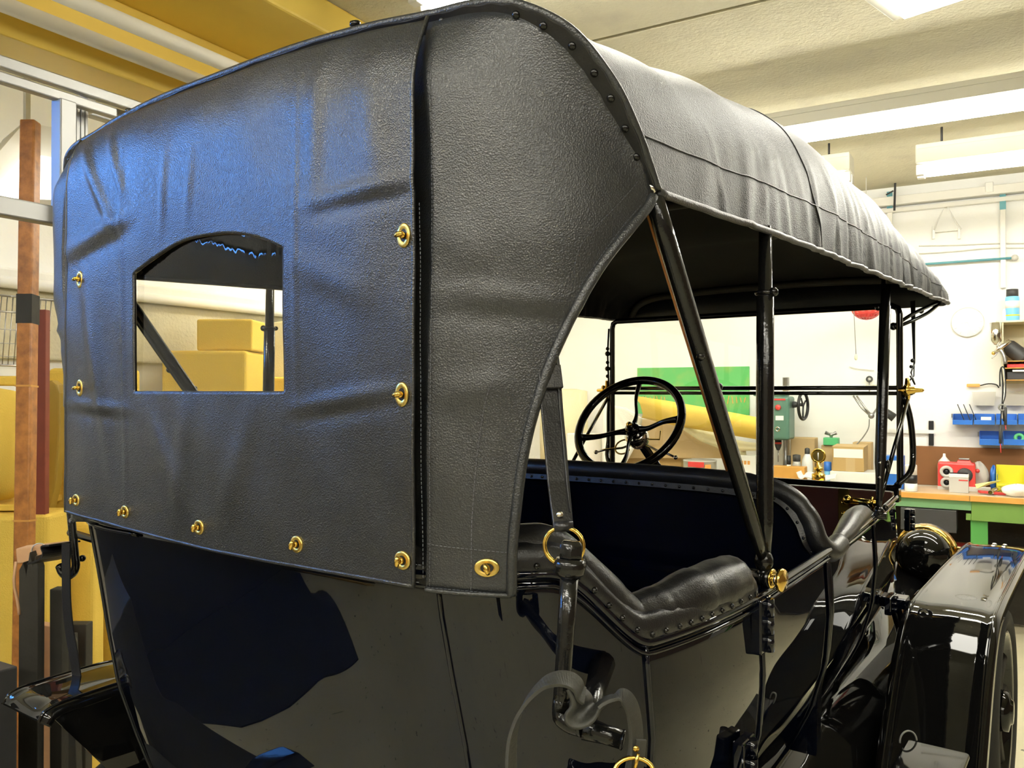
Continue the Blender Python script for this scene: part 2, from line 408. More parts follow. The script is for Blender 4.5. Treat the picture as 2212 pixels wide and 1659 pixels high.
# bright shaded lamp at the left wall
XW = -3.62
def lw(x, y, dx=0): p = rX(x, y, XW + dx); return V(p)
t = thing('reflector_lamp', 'bright reflector lamp with a sloping white side, by the left wall', 'light', RM(lw(75, 420)))
gq = [lw(-30, 425), lw(60, 325), lw(175, 350), lw(175, 432)]
mk('glow_panel', G(RM).prism(gq, (-.02, 0, 0)), M['reflector_glow'], t)
mk('sloping_side', G(RM).prism([lw(-90, 430, .16), lw(-30, 425, .01), lw(60, 325, .01), lw(55, 262, .16), lw(10, 300, .16)], (-.012, 0, 0)), M['white_enamel'], t)
mk('top_hood', G(RM).prism([lw(52, 262, .16), lw(58, 330, .01), lw(180, 352, .01), lw(180, 290, .16)], (-.012, 0, 0)), M['white_enamel'], t)
mk('lower_lip', G(RM).prism([lw(-30, 427, .05), lw(180, 436, .05), lw(180, 446, .05), lw(-30, 440, .05)], (-.05, 0, 0)), M['white_enamel'], t)
mk('hanger', G(RM).bx(lw(58, 262, .05) + V((-.01, -.01, 0)), V((lw(58, 262, .05).x + .01, lw(58, 262, .05).y + .01, ZC))), M['fixture'], t)
# ------------------------------------------------------------------ the touring car (car frame = world: x to its right, y forward)
car = thing('touring_car', 'vintage dark blue open touring car with a black leather folding top', 'car', (0, 1.6, 0))
BL, EN, IRON, LE = M['blue_paint'], M['black_enamel'], M['black_iron'], M['leather']
# plan of the body at the belt, right half, from the middle of the back to the cowl
HP = spline([(0, .735, 0), (.2, .735, 0), (.34, .738, 0), (.44, .765, 0), (.515, .825, 0), (.56, .90, 0), (.592, .974, 0), (.615, 1.1, 0), (.625, 1.26, 0), (.62, 1.455, 0), (.605, 1.9, 0), (.575, 2.36, 0), (.545, 2.75, 0)], 241)
HN = []
for i in range(len(HP)):
    t = (HP[min(i + 1, 240)] - HP[max(i - 1, 0)]).normalized(); HN.append(V((t.y, -t.x, 0)))
def iY(y): return min(range(40, 241), key=lambda i: abs(HP[i].y - y))
def inset(z): return (interp(z, [.70, .75, .82, .9, 1.0, 1.1, 1.2], [.17, .115, .07, .03, .002, -.006, 0]), interp(z, [.7, .82, 1.0, 1.33], [.18, .125, .065, 0]))
def bpt(i, z, side=1, off=0):
    p, n = HP[i], HN[i]; rx, ry = inset(z)
    return V((side * (p.x - rx * n.x + off * n.x), p.y - ry * n.y + off * n.y, z))
def ztop(i):
    y = HP[i].y; t = max(0, min(1, (y - .835) / .135)); t = t * t * (3 - 2 * t)
    return 1.327 - .105 * t if i > 20 else 1.327
def bn(i, side=1): return V((side * HN[i].x, HN[i].y, 0))
iD0, iD1, iF0, iF1, iC = iY(.966), iY(1.302), iY(1.73), iY(2.285), 240
def panel(i0, i1, side, zb=.72, nz=18, gap=0):
    rows = []
    idx = list(range(i0, i1 + 1))
    for k in range(nz + 1):
        rows.append([bpt(i, zb + (ztop(i) - zb) * k / nz, side) for i in idx])
    return rows
# rear tub, one sheet round the back
g = G(); rows = []
idx = [(i, -1) for i in range(iD0, 0, -1)] + [(i, 1) for i in range(0, iD0 + 1)]
for k in range(25): rows.append([bpt(i, .72 + (ztop(i) - .72) * k / 24, s) for i, s in idx])
g.loft(rows); mk('body_tub', g, BL, car, solid=.006)
# belt bead along the whole top edge
pts = [bpt(i, ztop(i) + .001, s, .001) for i, s in [(i, -1) for i in range(iC, 0, -2)] + [(i, 1) for i in range(0, iC + 1, 2)]]
belt = mk('belt_rail', G().tube(pts, .0085, 8), BL, car)
for s in (1, -1):
    d = mk('rear_door', G().loft(panel(iD0 + 1, iD1, s)), BL, car, solid=.006)
    mk('side_panel', G().loft(panel(iD1 + 1, iF0, s, .76)), BL, car, solid=.006)
    fd = mk('front_door', G().loft(panel(iF0 + 1, iF1, s, .76)), BL, car, solid=.006)
    mk('cowl_side', G().loft(panel(iF1 + 1, iC, s, .78)), BL, car, solid=.006)
    for i, zt in ((iD0, 0), (iF0, 0), (iF1, 0)):
        mk('door_moulding', G().tube([bpt(i, .74 + (ztop(i) - .745) * k / 20, s, .0015) for k in range(21)], .0042, 6), BL, car)
    mk('door_moulding', G().tube([bpt(iD1, .74 + (ztop(iD1) - .745) * k / 20, s, .001) for k in range(21)], .0042, 6), BL, car)
    # rounded corner line under the belt
    mk('body_moulding', G().tube([bpt(i, ztop(i) - .014, s, .0025) for i in range(22, iC + 1, 3)], .004, 6), BL, car)
# corner seams of the tub
def seam(target):
    out = []
    for k in range(26):
        z = 1.322 - k * .024
        best = min(range(4, 120), key=lambda i: abs(proj(bpt(i, z))[0] - target(proj(bpt(i, z))[1])))
        out.append((best, z))
    return out
sm0 = seam(lambda y: 950 + 60 * (y - 1290) / 369)
def bptf(f, z, side=1, off=0): i = int(f); a, b = bpt(i, z, side, off), bpt(i + 1, z, side, off); return a.lerp(b, f - i)
fa = sum(i for i, z in sm0[:4]) / 4; fm = sum(i for i, z in sm0[11:15]) / 4; fz = sum(i for i, z in sm0[-4:]) / 4
sm_ = [(sinterp(z, [sm0[-2][1], sm0[12][1], sm0[2][1]], [fz, fm, fa]) if False else interp(z, [sm0[-2][1], sm0[12][1], sm0[2][1]], [fz, fm, fa]), z) for i, z in sm0]
for s in (1, -1):
    mk('corner_seam', G().tube([bptf(i, z, s, .001) for i, z in sm_], .0030, 6), BL, car)
# floor pan, apron, chassis
g = G(); g.prism([(-.43, .98, .70), (.43, .98, .70), (.50, 1.6, .70), (.47, 2.72, .70), (-.47, 2.72, .70), (-.50, 1.6, .70)], (0, 0, .03)); mk('floor_pan', g, EN, car)
for s in (1, -1):
    rows = [[V((s * x, y, z)) for y in (1.0, 1.6, 2.2, 2.75)] + ([] if False else [V((s * (x - .10 * max(0, (.60 - x) / .14)), y, z + .05)) for y in (3.0, 3.4, 3.75)]) for x, z in ((.46, .79), (.52, .76), (.575, .70), (.60, .60), (.61, .43))]
    mk('splash_apron', G().loft(rows), EN, car, solid=.004)
    mk('chassis_rail', G().bx((s * .38 - .03, .55, .55), (s * .38 + .03, 4.05, .63)), EN, car, bevel=.006)
# seats
mk('rear_seat_cushion', G().bx((-.46, .93, .73), (.46, 1.25, .95)), M['leather_smooth'], car, bevel=.04, seg=3)
g = G(); rows = []
for k in range(9): rows.append([bpt(i, .95 + (ztop(i) - .95) * k / 8, s, -.035) for i, s in [(i, -1) for i in range(iD0 - 2, 0, -1)] + [(i, 1) for i in range(0, iD0 - 1)]])
mk('rear_seat_back', g.loft(rows), M['leather_smooth'], car, solid=.01, soff=1)
iRE = iY(1.272)
# padded roll with creases and its nailed band
ridx = [(i, -1) for i in range(iRE, 0, -1)] + [(i, 1) for i in range(0, iRE + 1)]
pts = [bpt(i, ztop(i) + .024 + .006 * max(0, min(1, (HP[i].y - 1.0) / .12)), s, -.030) for i, s in ridx]
rad = []
for k, (i, s) in enumerate(ridx):
    y = HP[i].y
    r = .033 + .008 * max(0, min(1, (y - 1.0) / .12)) - (.020 * ((y - 1.245) / .027) ** 2 if y > 1.245 else 0)
    for c in (.845, .93, 1.03, 1.13): r -= .0010 * math.exp(-((y - c) / .006) ** 2)
    rad.append(max(.012, r + .0010 * sin(y * 70) ))
mk('seat_roll', G().tube(pts, rad, 18), M['leather_smooth'], car)
rows = [[bpt(i, ztop(i) + dz, s, off) for i, s in ridx] for dz, off in ((.001, .005), (.010, .0085), (.020, .0090), (.030, .006), (.040, -.001))]
band = mk('nailed_band', G().loft(rows), M['leather_smooth'], car, solid=.003)
# upholstery nail, shared mesh
def nail_mesh(r, m): return mk('nail', G().lathe([(r, 0), (r * .95, r * .3), (r * .7, r * .62), (r * .35, r * .8), (0, r * .86)], (0, 0, 0), n=10), m, band, orient=True)
n0 = nail_mesh(.0042, IRON); first = True
path = [bpt(i, ztop(i) + .0125, s, .0090) for i, s in ridx]; ni = 0
acc = 0
for a, b, (i, s) in zip(path[:-1], path[1:], ridx[1:]):
    acc += (b - a).length
    if acc > .026:
        acc = 0
        if s < 0 and HP[i].y > .9: continue
        if first: n0.location = b - WO[band.name]; n0.rotation_mode = 'QUATERNION'; n0.rotation_quaternion = bn(i, s).to_track_quat('Z', 'Y'); first = False
        else: inst(n0, b, band, bn(i, s))
# front seat: panelled back with roll and nails
YS = 1.75
fp = spline([(-.585, YS, 1.20), (-.578, YS, 1.27), (-.54, YS, 1.322), (-.46, YS, 1.345), (-.2, YS, 1.352), (.1, YS, 1.356), (.35, YS, 1.354), (.47, YS, 1.347), (.535, YS, 1.325), (.572, YS, 1.285), (.59, YS, 1.24), (.605, YS + .03, 1.215), (.607, YS + .10, 1.222)], 120)
rad = []
for k, p in enumerate(fp):
    r = .0225
    for c in (-.42, -.24, -.06, .12, .30, .455, .56): r -= .0016 * math.exp(-((p.x - c) / .005) ** 2)
    rad.append(r)
mk('front_seat_roll', G().tube(fp, rad, 16, up=(0, 1, 0)), M['leather_smooth'], car)
g = G(); poly = [p + V((0, 0, -.012)) for p in fp[:106]]
g.prism([V((-.585, YS - .012, .80))] + [V((p.x, YS - .012, p.z)) for p in poly] + [V((.59, YS - .012, .80))], (0, .03, 0)); mk('front_seat_back', g, BL, car)
g = G(); g.ribbon([p + V((0, -.019, -.021 if abs(p.x) < .5 else -.008)) - V((p.x * .028 if abs(p.x) > .5 else 0, 0, 0)) for p in fp[4:108]], (0, .25, 1), .013, .003)
fb = mk('front_nailed_band', g, M['leather_smooth'], car)
n1 = mk('nail', G().lathe([(.0036, 0), (.0034, .0011), (.0025, .0022), (0, .003)], (0, 0, 0), n=8), IRON, fb); ff = True
for p in resample([p + V((0, -.0215, -.021 if abs(p.x) < .5 else -.008)) - V((p.x * .028 if abs(p.x) > .5 else 0, 0, 0)) for p in fp[30:106]], .034):
    if ff: n1.location = p - WO[fb.name]; n1.rotation_mode = 'QUATERNION'; n1.rotation_quaternion = V((0, -1, 0)).to_track_quat('Z', 'Y'); ff = False
    else: inst(n1, p, fb, (0, -1, 0))
mk('front_seat_cushion', G().bx((-.53, 1.78, .8), (.53, 2.15, 1.08)), M['leather_smooth'], car, bevel=.04, seg=3)
# armrest roll leading to the front top post
pts = spline([(.600, 1.84, 1.222), (.594, 1.95, 1.230), (.584, 2.07, 1.243), (.576, 2.18, 1.243), (.571, 2.26, 1.234), (.568, 2.31, 1.226)], 30)
mk('arm_roll', G().tube(pts, [.010 + .015 * sin(pi * min(1, k / 24)) ** .8 for k in range(30)], 16), M['leather_smooth'], car)
# door hinges
def hinge(px, py, X, h=.075, w=.03):
    p = onX(px, py, X); g = G()
    g.bx((p.x - .008, p.y - w, p.z - h / 2), (p.x + .010, p.y - .002, p.z + h / 2)); g.bx((p.x - .008, p.y + .002, p.z - h / 2), (p.x + .010, p.y + w * .7, p.z + h / 2))
    h_ = mk('hinge', g, BL, car, bevel=.003)
    g = G()
    for k in range(3): g.tube([(p.x + .012, p.y, p.z - h / 2 + k * h / 3 + .001), (p.x + .012, p.y, p.z - h / 2 + (k + 1) * h / 3 - .001)], .0085, 12)
    mk('hinge_barrel', g, BL, h_)
hinge(1645, 1347, .632, .085); hinge(1608, 1652, .635, .085); hinge(1924, 1303, .575, .05, .045); hinge(1962, 1122, .552, .07, .025)
# dash, windshield
YD = 2.78
dsh = mk('dashboard', G().bx((-.53, YD, .95), (.53, YD + .025, 1.235)), M['dash_wood'], car, bevel=.004)
for x in (.385, -.385):
    hh = mk('hinge_plate', G().bx((x - .017, YD - .004, 1.13), (x + .017, YD, 1.235)), M['brass'], dsh, bevel=.002)
    for z in (1.155, 1.19): mk('screw', G().sphere((x, YD - .006, z), .008, 10), M['brass'], hh)
g = G(); c = onY(1870, 1083, YD - .03); g.tube([c + V((-.05, 0, 0)), c + V((.05, 0, -.006))], .011, 12); g.sphere(c + V((-.055, 0, 0)), .016, 12); g.torus(c + V((.02, 0, -.002)), (1, 0, 0), .014, .005, 16, 8); mk('dash_lamp_bracket', g, M['brass'], car)
c = onY(1865, 1105, YD - .05); mk('dash_dial', G().torus(c, (0, -1, .3), .022, .006, 20, 8), EN, car)
YW = 2.9
ws = mk('windshield_frame', G().tube([(.53, YW, 1.262), (.53, YW, 1.80), (.525, YW, 1.82), (.508, YW, 1.829), (-.508, YW, 1.829), (-.525, YW, 1.82), (-.53, YW, 1.80), (-.53, YW, 1.262), (-.525, YW, 1.243), (-.508, YW, 1.234), (.508, YW, 1.234), (.525, YW, 1.243)], .0105, 10, closed=True), EN, car)
g = G(); g.tube([(-.53, YW, 1.561), (.53, YW, 1.561)], .0075, 8); mk('upper_divider', g, EN, ws)
g = G(); g.tube([(-.53, YW, 1.543), (.53, YW, 1.543)], .0065, 8); mk('lower_divider', g, EN, ws)
mk('upper_pane', G().bx((-.525, YW - .002, 1.565), (.525, YW + .002, 1.826)), M['glass'], ws)
mk('lower_pane', G().bx((-.525, YW - .002, 1.237), (.525, YW + .002, 1.541)), M['glass'], ws)
g = G(); g.bx((-.53, YW - .02, 1.19), (.53, YW + .02, 1.232)); mk('windshield_sill', g, EN, ws, bevel=.004)
for s in (1, -1):
    g = G(); x = s * .553
    g.lathe([(.006, -.03), (.012, -.024), (.012, -.012), (.020, -.008), (.020, .004), (.013, .008), (.013, .02), (.008, .024), (.006, .045), (0, .05)], (x, YW, 1.553), (s, 0, 0), 16)
    g.tube([(x, YW, 1.515), (x, YW + .004, 1.553), (x, YW - .004, 1.592)], [.005, .012, .006], 10)
    mk('pivot_fitting', g, M['brass'], ws)
    # stay rod from the pivot to the cowl and the lower frame arm
    g = G(); g.tube([(x, YW, 1.52), (x - s * .006, YW - .17, 1.38), (x - s * .012, YW - .34, 1.235)], .0065, 8); mk('stay_rod', g, EN, ws)
    g = G(); g.tube(spline([(x - s * .012, YW, 1.54), (x + s * .004, YW + .02, 1.46), (x + s * .010, YW + .03, 1.36), (x + s * .006, YW + .01, 1.29), (x - s * .03, YW - .02, 1.245)], 16), .010, 8); mk('lower_arm', g, EN, ws)
    # leather strap with buckle from the front bow to the fitting
    a = onY(1972, 650, 3.05); b = onY(1975, 785, 2.98)
    if s > 0:
        st = mk('top_strap', G().ribbon([a, a * .5 + b * .5, b], (1, 0, 0), [.016, .010, .006], .003), M['leather_smooth'], ws)
        g = G(); c2 = V((x + .006, YW + .01, 1.60)); g.tube([b, onY(1968, 805, 2.95), onY(1976, 830, 2.92), c2], .0028, 6); g.tube([b, onY(1974, 812, 2.95), onY(1950, 838, 2.92)], .0024, 6)
        g.sphere(onY(1971, 779, 2.97), .007, 8); g.sphere(onY(1968, 792, 2.96), .006, 8); g.torus(onY(1968, 848, 2.9), (0, 1, 0), .007, .0024, 12, 6)
        mk('strap_hook', g, IRON, ws)
    else:
        g = G()
        for k, z in enumerate((1.72, 1.70, 1.665, 1.64, 1.61)): g.sphere((-.545, YW - .012, z), .008 + .003 * (k % 2), 8)
        g.tube([(-.54, YW - .01, 1.80), (-.545, YW - .012, 1.7), (-.54, YW - .01, 1.56)], .004, 6); mk('strap_hook', g, IRON, ws)
        mk('fitting_knob', G().sphere((-.565, YW - .01, 1.565), .009, 10), M['brass'], ws)
# clamp arms from the windshield post to the front bow
g = G()
for dz, dy in ((0, 0), (.018, -.02)):
    g.tube(spline([onY(1938, 706, 2.93) + V((0, dy, dz * .3)), onY(1972, 692, 3.0) + V((0, dy, dz)), onY(2004, 676, 3.1) + V((0, dy, dz)), onY(2030, 655, 3.2) + V((0, 0, dz * .4))], 14), .0062, 8)
mk('top_clamp_arm', g, IRON, car)
g = G(); c = onY(1930, 705, 2.92); g.tube([V((.53, YW, c.z)), c], .011, 10); g.sphere(c, .013, 12); mk('clamp_block', g, IRON, car)
mk('clamp_nut', G().sphere(onY(1942, 702, 2.92), .008, 8), M['brass'], car)
mk('clamp_bolt', G().sphere(onY(1990, 672, 3.05), .009, 8), IRON, car)
# cowl top, bonnet, radiator with the round thermometer
g = G(); rows = []
for y, w, h in ((2.80, .50, 1.17), (3.0, .42, 1.13), (3.25, .36, 1.09)):
    rows.append([V((w * cos(a), y, .86 + (h - .86) * max(0, sin(a)) ** .6)) for a in [pi * k / 20 for k in range(21)]])
mk('firewall_hood', g.loft(rows), EN, car, solid=.004)
g = G(); rows = []
for y, w, h in ((3.25, .30, 1.09), (3.6, .27, 1.085), (3.97, .235, 1.08)):
    rows.append([V((w, y, .62))] + [V((w * cos(a), y, .90 + (h - .90) * max(0, sin(a)) ** .7)) for a in [pi * k / 14 for k in range(15)]] + [V((-w, y, .62))])
mk('bonnet', g.loft(rows), EN, car, solid=.004)
g = G(); g.prism([(-.25, 3.97, .55), (.25, 3.97, .55), (.25, 3.97, .98), (.20, 3.97, 1.07), (.08, 3.97, 1.10), (-.08, 3.97, 1.10), (-.2, 3.97, 1.07), (-.25, 3.97, .98)], (0, .09, 0)); rad_ = mk('radiator', g, M['brass'], car, bevel=.012)
c = onY(1768, 985, 4.02); pm = pxm(c, False); c.x = c.x
g = G(); g.lathe([(.030, -.115), (.030, -.085), (.014, -.08), (.012, -.07), (.022, -.066), (.022, -.055), (.009, -.05), (.009, -.03)], c, (0, 0, 1), 18); mk('radiator_cap', g, M['brass'], rad_)
g = G(); g.torus(c, (0, 1, 0), .030, .0055, 28, 10); mk('thermometer_ring', g, M['brass'], rad_)
g = G(); g.tube([c + V((0, -.003, 0)), c + V((0, .003, 0))], .027, 20); mk('thermometer_disc', g, M['brass_satin'], rad_)
mk('thermometer_tube', G().tube([c + V((0, -.006, -.018)), c + V((0, -.006, .016))], .003, 6), M['white_plastic'], rad_)
# steering wheel
H = onY(1358, 916, 2.5); ax = V((0, -.80, .60)).normalized(); RW = .188
sw = mk('steering_wheel', G().torus(H + ax * .0, ax, RW, .0145, 56, 12), EN, car)
e2 = V((1, 0, 0)); e1 = (V((0, 0, 1)) - ax * ax.z).normalized()
def wp(a, r, h=0): return H + e1 * (r * cos(radians(a))) + e2 * (r * sin(radians(a))) + ax * h
for a in (-4, 82, 172, 250):
    pts = spline([wp(a, .02, -.035), wp(a + 3, .06, -.03), wp(a - 3, .12, -.014), wp(a, RW - .004, 0)], 12)
    mk('spoke', G().tube(pts, [.013 - .005 * sin(pi * k / 11) for k in range(12)], 8, flat=.6), EN, sw)
mk('hub', G().lathe([(.026, -.05), (.026, -.025), (.018, -.018), (.012, -.014), (.012, -.008), (0, -.004)], H, ax, 16), EN, sw)
mk('hub_nut', G().lathe([(.010, -.012), (.010, .002), (0, .005)], H, ax, 6), M['brass'], sw)
mk('gear_case', G().lathe([(.0, -.11), (.034, -.105), (.040, -.085), (.040, -.062), (.030, -.052), (.016, -.05)], H, ax, 20), M['nickel'], sw)
mk('steering_column', G().tube([H - ax * .10, H - ax * .75], .017, 12), EN, car)
for s, a in ((1, 112), (-1, 250)):
    pts = [H - ax * .105, wp(a, .07, -.115), wp(a, .13, -.10), wp(a, .165, -.10)]
    mk('control_lever', G().tube(pts, .004, 6).sphere(pts[-1], .008, 8), M['nickel'], sw)
g = G(); c = H - ax * .09; g.torus(c + V((-.06, 0, -.03)), ax, .03, .003, 16, 6, a0=0, a1=pi * 1.4); g.tube([c, c + V((.07, .02, .0)), c + V((.075, .02, .03))], .003, 6); mk('horn_wire', g, M['brass_satin'], sw)
# ------------------------------------------------------------------ the folding top
BOW = [(0, 2.028), (.166, 2.027), (.306, 2.021), (.401, 2.013), (.465, 2.009), (.505, 2.003), (.534, 1.994), (.569, 1.974), (.59, 1.954), (.607, 1.925), (.619, 1.894), (.626, 1.85), (.628, 1.80)]
BS = spline([(x, z, 0) for x, z in BOW], 97)
def leanY(z): return 1.339 - .784 * (z - 1.272)
def barch(x):                                   # height of the rear bow above x
    x = abs(x)
    if x >= .628: return 1.80
    return interp(x, [p.x for p in BS], [p.y for p in BS])
LN = V((0, -1, -.784)).normalized()
LIN = M['lining']
# roof cover
rw = random.Random(11)
WR = [(.95 + 2.35 * ((k + rw.random() * .9) / 58) ** .92, (.0034 + .0078 * (k / 58)) * rw.choice((1, 1, .6, -.7)) * rw.uniform(.5, 1.2), rw.uniform(.006, .026), rw.uniform(-.10, .16)) for k in range(58)]
def roof(s, k, side):
    w = .628 - .005 * s
    ye = .92 * (1 - s) + 3.24 * s
    e = interp(ye, [.912, 1.29, 1.566, 2.14, 2.69, 3.24], [1.797, 1.812, 1.822, 1.834, 1.848, 1.859])
    hh = sinterp(s, [0, .04, .1, .2, .4, .6, .8, 1], [.228, .236, .254, .29, .325, .30, .225, .12])
    if s > .03: hh += -.006 * sin((s - .03) * pi / .3) ** 2 * (1 if s < .95 else 0)
    p = BS[k]; f = (p.y - 1.8) / .228
    x = p.x / .628 * w; z = e + f * hh
    y = leanY(1.8 + f * .228) * (1 - s) + 3.24 * s
    # wrinkles hanging from the side, deeper towards the front
    d = max(0, 1 - f / (.50 + .35 * s)) if f < .9 else 0
    dd = d ** .7 * min(1, s * 6)
    if dd > 0:
        wv = 0
        for yc, am, wd, sk in WR:
            q = (y - yc - sk * f) / wd
            if abs(q) < 3.2: wv += am * math.exp(-q * q) * (1 if f < .9 else 0)
        x += wv * dd
    return V((side * x, y, z))
NS = 230
rows = []
ks = [(k, -1) for k in range(96, 0, -1)] + [(k, 1) for k in range(0, 97)]
for i in range(NS + 1): rows.append([roof(i / NS, k, s) for k, s in ks])
cov = mk('top_cover', G().loft(rows), M['leather_top'], car, solid=.004, inner=LIN)
mod = cov.modifiers['solid']; 
for s in (1, -1):
    mk('hem', G().tube([roof(i / 95, 96, s) + V((s * .001, 0, -.001)) for i in range(96)], .0058, 8), LE, cov)
    kk = min(range(97), key=lambda k: abs(BS[k].y - 1.862))
    mk('seam', G().tube([roof(i / 95, kk, s) + V((s * .0006, 0, 0)) for i in range(96)], .0013, 5), M['leather_smooth'], cov)
    ss = min(range(96), key=lambda i: abs(roof(i / 95, 60, 1).y - 1.56)); sv = ss / 95
    mk('seam', G().tube([roof(sv, k, s) + V((s * .0005, 0, .0003)) for k in range(30, 97)], .0014, 5), M['leather_smooth'], cov)
# front flap and bows inside
g = G(); rows = [[V((s * BS[k].x / .628 * .622, 3.235, 1.859 + (BS[k].y - 1.8) / .228 * .12)) for k, s in ks], [V((s * BS[k].x / .628 * .622, 3.20 + .02 * 0, 1.852 + .004 * math.cos(BS[k].x * 6))) for k, s in ks]]
mk('front_flap', g.loft(rows), LE, car, solid=.004, inner=LIN)
def bowat(s, drop=.018, r=.014, name='roof_bow'):
    pts = []
    for k, sd in ks[::4]:
        p = roof(s, k, sd); pts.append(V((p.x * .965, p.y, p.z - drop * min(1, (BS[k].y - 1.8) / .1))))
    mk(name, G().tube(pts, r, 8), M['wood_dark'], car)
for s in (.012, .215, .63, .985): bowat(s)
# strip with domed nails over the rear bow
arch = [V((s * BS[k].x, leanY(BS[k].y), BS[k].y)) for k, s in ks]
aw = []
for i in range(len(arch)):
    t = (arch[min(i + 1, len(arch) - 1)] - arch[max(i - 1, 0)]).normalized(); aw.append(t.cross(LN).normalized())
out_ = [a + LN * .006 - w * .0085 * (1 if w.z > 0 or abs(w.x) > 0 else 1) for a, w in zip(arch, aw)]
# make the inward direction point to the bow centre
cen = V((0, leanY(1.7), 1.7))
inn = [(w if (cen - a).dot(w) > 0 else -w) for a, w in zip(arch, aw)]
mid = [a + LN * .0055 + w * .0075 for a, w in zip(arch, inn)]
strip = mk('bow_strip', G().ribbon(mid, inn, [.021 + .002 * sin(i * .9) for i in range(len(mid))], .0045), M['leather_smooth'], car, bevel=.0012)
mk('bow_welt', G().tube([a + LN * .001 - w * .002 for a, w in zip(arch, inn)], .006, 8), LE, strip)
nb = mk('nail', G().lathe([(.0052, 0), (.0049, .0016), (.0036, .0034), (.0018, .0042), (0, .0045)], (0, 0, 0), n=12), IRON, strip); fn = True
tgt = [(1115, 33), (1175, 58), (1237, 95), (1286, 150), (1328, 210), (1354, 275), (1377, 333)]
npos = []
for t in tgt: npos.append(min(mid, key=lambda p: (V(proj(p)) - V((t[0], t[1]))).length if p.x > 0 else 1e9))
for p in resample([m for m in mid if m.x < .43], .041): npos.append(p)
for p in npos:
    q = p + LN * .0022
    if fn: nb.location = q - WO[strip.name]; nb.rotation_mode = 'QUATERNION'; nb.rotation_quaternion = LN.to_track_quat('Z', 'Y'); fn = False
    else: inst(nb, q, strip, LN)
for s in (1, -1):
    p = mid[-1] if s > 0 else mid[0]
    sn = mk('snap', G().lathe([(.0085, 0), (.0085, .002), (.0065, .0045), (.003, .0055), (0, .005)], p + LN * .002 + V((s * .002, 0, .004)), LN, 16), M['nickel'], strip, label='bright nickel snap')
# small black studs on the ridge
for px, py in ((748, 78), (262, 262)):
    p = pln(px, py, (0, 1, .784), 1.339 + .784 * 1.272); g = G(); z0 = barch(p.x)
    b = V((p.x, leanY(z0) + .02, z0 + .004)); g.lathe([(.006, 0), (.004, .004), (.004, .012), (.008, .015), (.007, .020), (0, .021)], b, (0, -.2, 1), 10); mk('ridge_stud', g, IRON, car)

# rear curtain surface
OC = spline([(0, .722, 0), (.2, .722, 0), (.37, .725, 0), (.45, .740, 0), (.525, .792, 0), (.575, .862, 0), (.605, .95, 0), (.62, 1.1, 0)], 201)
FOLDS = []
def fold(a, b, amp, w, prof=0): FOLDS.append((onY(*a, .72), onY(*b, .72), amp, w, prof))
for f in (((690, 450), (905, 398), .0034, .011, 1), ((158, 556), (300, 480), .0062, .017, 1), ((278, 330), (286, 1080), .0022, .005, 0), ((655, 180), (655, 880), .0016, .004, 0), ((650, 890), (870, 852), .0028, .011, 1),
          ((160, 878), (290, 892), .0026, .010, 1), ((185, 325), (262, 490), .006, .012, 0), ((245, 300), (285, 430), .005, .010, 0), ((330, 880), (430, 1110), .003, .02, 0), ((420, 880), (400, 1120), .003, .02, 0),
          ((560, 880), (500, 1120), .003, .022, 0), ((200, 620), (250, 1000), .005, .02, 0), ((375, 330), (365, 500), .003, .008, 0), ((430, 330), (420, 480), .002, .008, 0), ((700, 130), (690, 420), .003, .015, 0), ((800, 120), (830, 380), .002, .02, 0),
          ((640, 560), (800, 640), .003, .02, 0), ((925, 645), (1120, 652), .0055, .010, 1), ((925, 850), (1040, 828), .003, .015, 0), ((1000, 500), (1350, 380), .003, .04, 0), ((930, 480), (1000, 560), .003, .02, 0), ((1000, 1180), (1020, 760), .002, .012, 0), ((1040, 240), (1160, 640), .003, .05, 0)): fold(*f)
def relief(x, z):
    d = 0
    for a, b, amp, w, prof in FOLDS:
        vx, vz = b.x - a.x, b.z - a.z; L2 = vx * vx + vz * vz
        t = ((x - a.x) * vx + (z - a.z) * vz) / L2; tc = max(0, min(1, t)); tt = max(0, 1 - abs(t - tc) * 6)
        n = ((x - a.x) * -vz + (z - a.z) * vx) / sqrt(L2)
        e = amp * sin(pi * (.12 + .76 * tc)) * tt
        if prof: d += e * (math.exp(-((n - w * .5) / w) ** 2) - .55 * math.exp(-((n + w) / (w * 1.1)) ** 2))
        else: d += e * math.exp(-(n / w) ** 2)
    d += .0022 * sin(x * 13 + 2 * sin(z * 5)) * sin(z * 9 + 1) + .0010 * sin(x * 41 + z * 17) * sin(z * 23 - x * 9)
    return d
def S(u, z, off=0, rl=True):
    """outer skin of the curtain: u 0 (middle) .. 1 along the plan, z height"""
    f = max(0, min(200, u * 200)); i = min(199, int(f)); p = OC[i].lerp(OC[i + 1], f - i)
    t = (OC[i + 1] - OC[i]).normalized(); n = V((t.y, -t.x, 0))
    k = max(0, min(1, (z - 1.45) / .4)); sc = 1 + .05 * k * k * (3 - 2 * k) * min(1, p.x / .35)
    x = p.x * sc; y = p.y
    za = barch(x); w = max(0, min(1, (z - (za - .11)) / .11)); w = w * w
    y = y * (1 - w) + leanY(za) * w
    q = V((x, y, z))
    return q + n * (off + (relief(x, z) * (1 - w) if rl else 0))
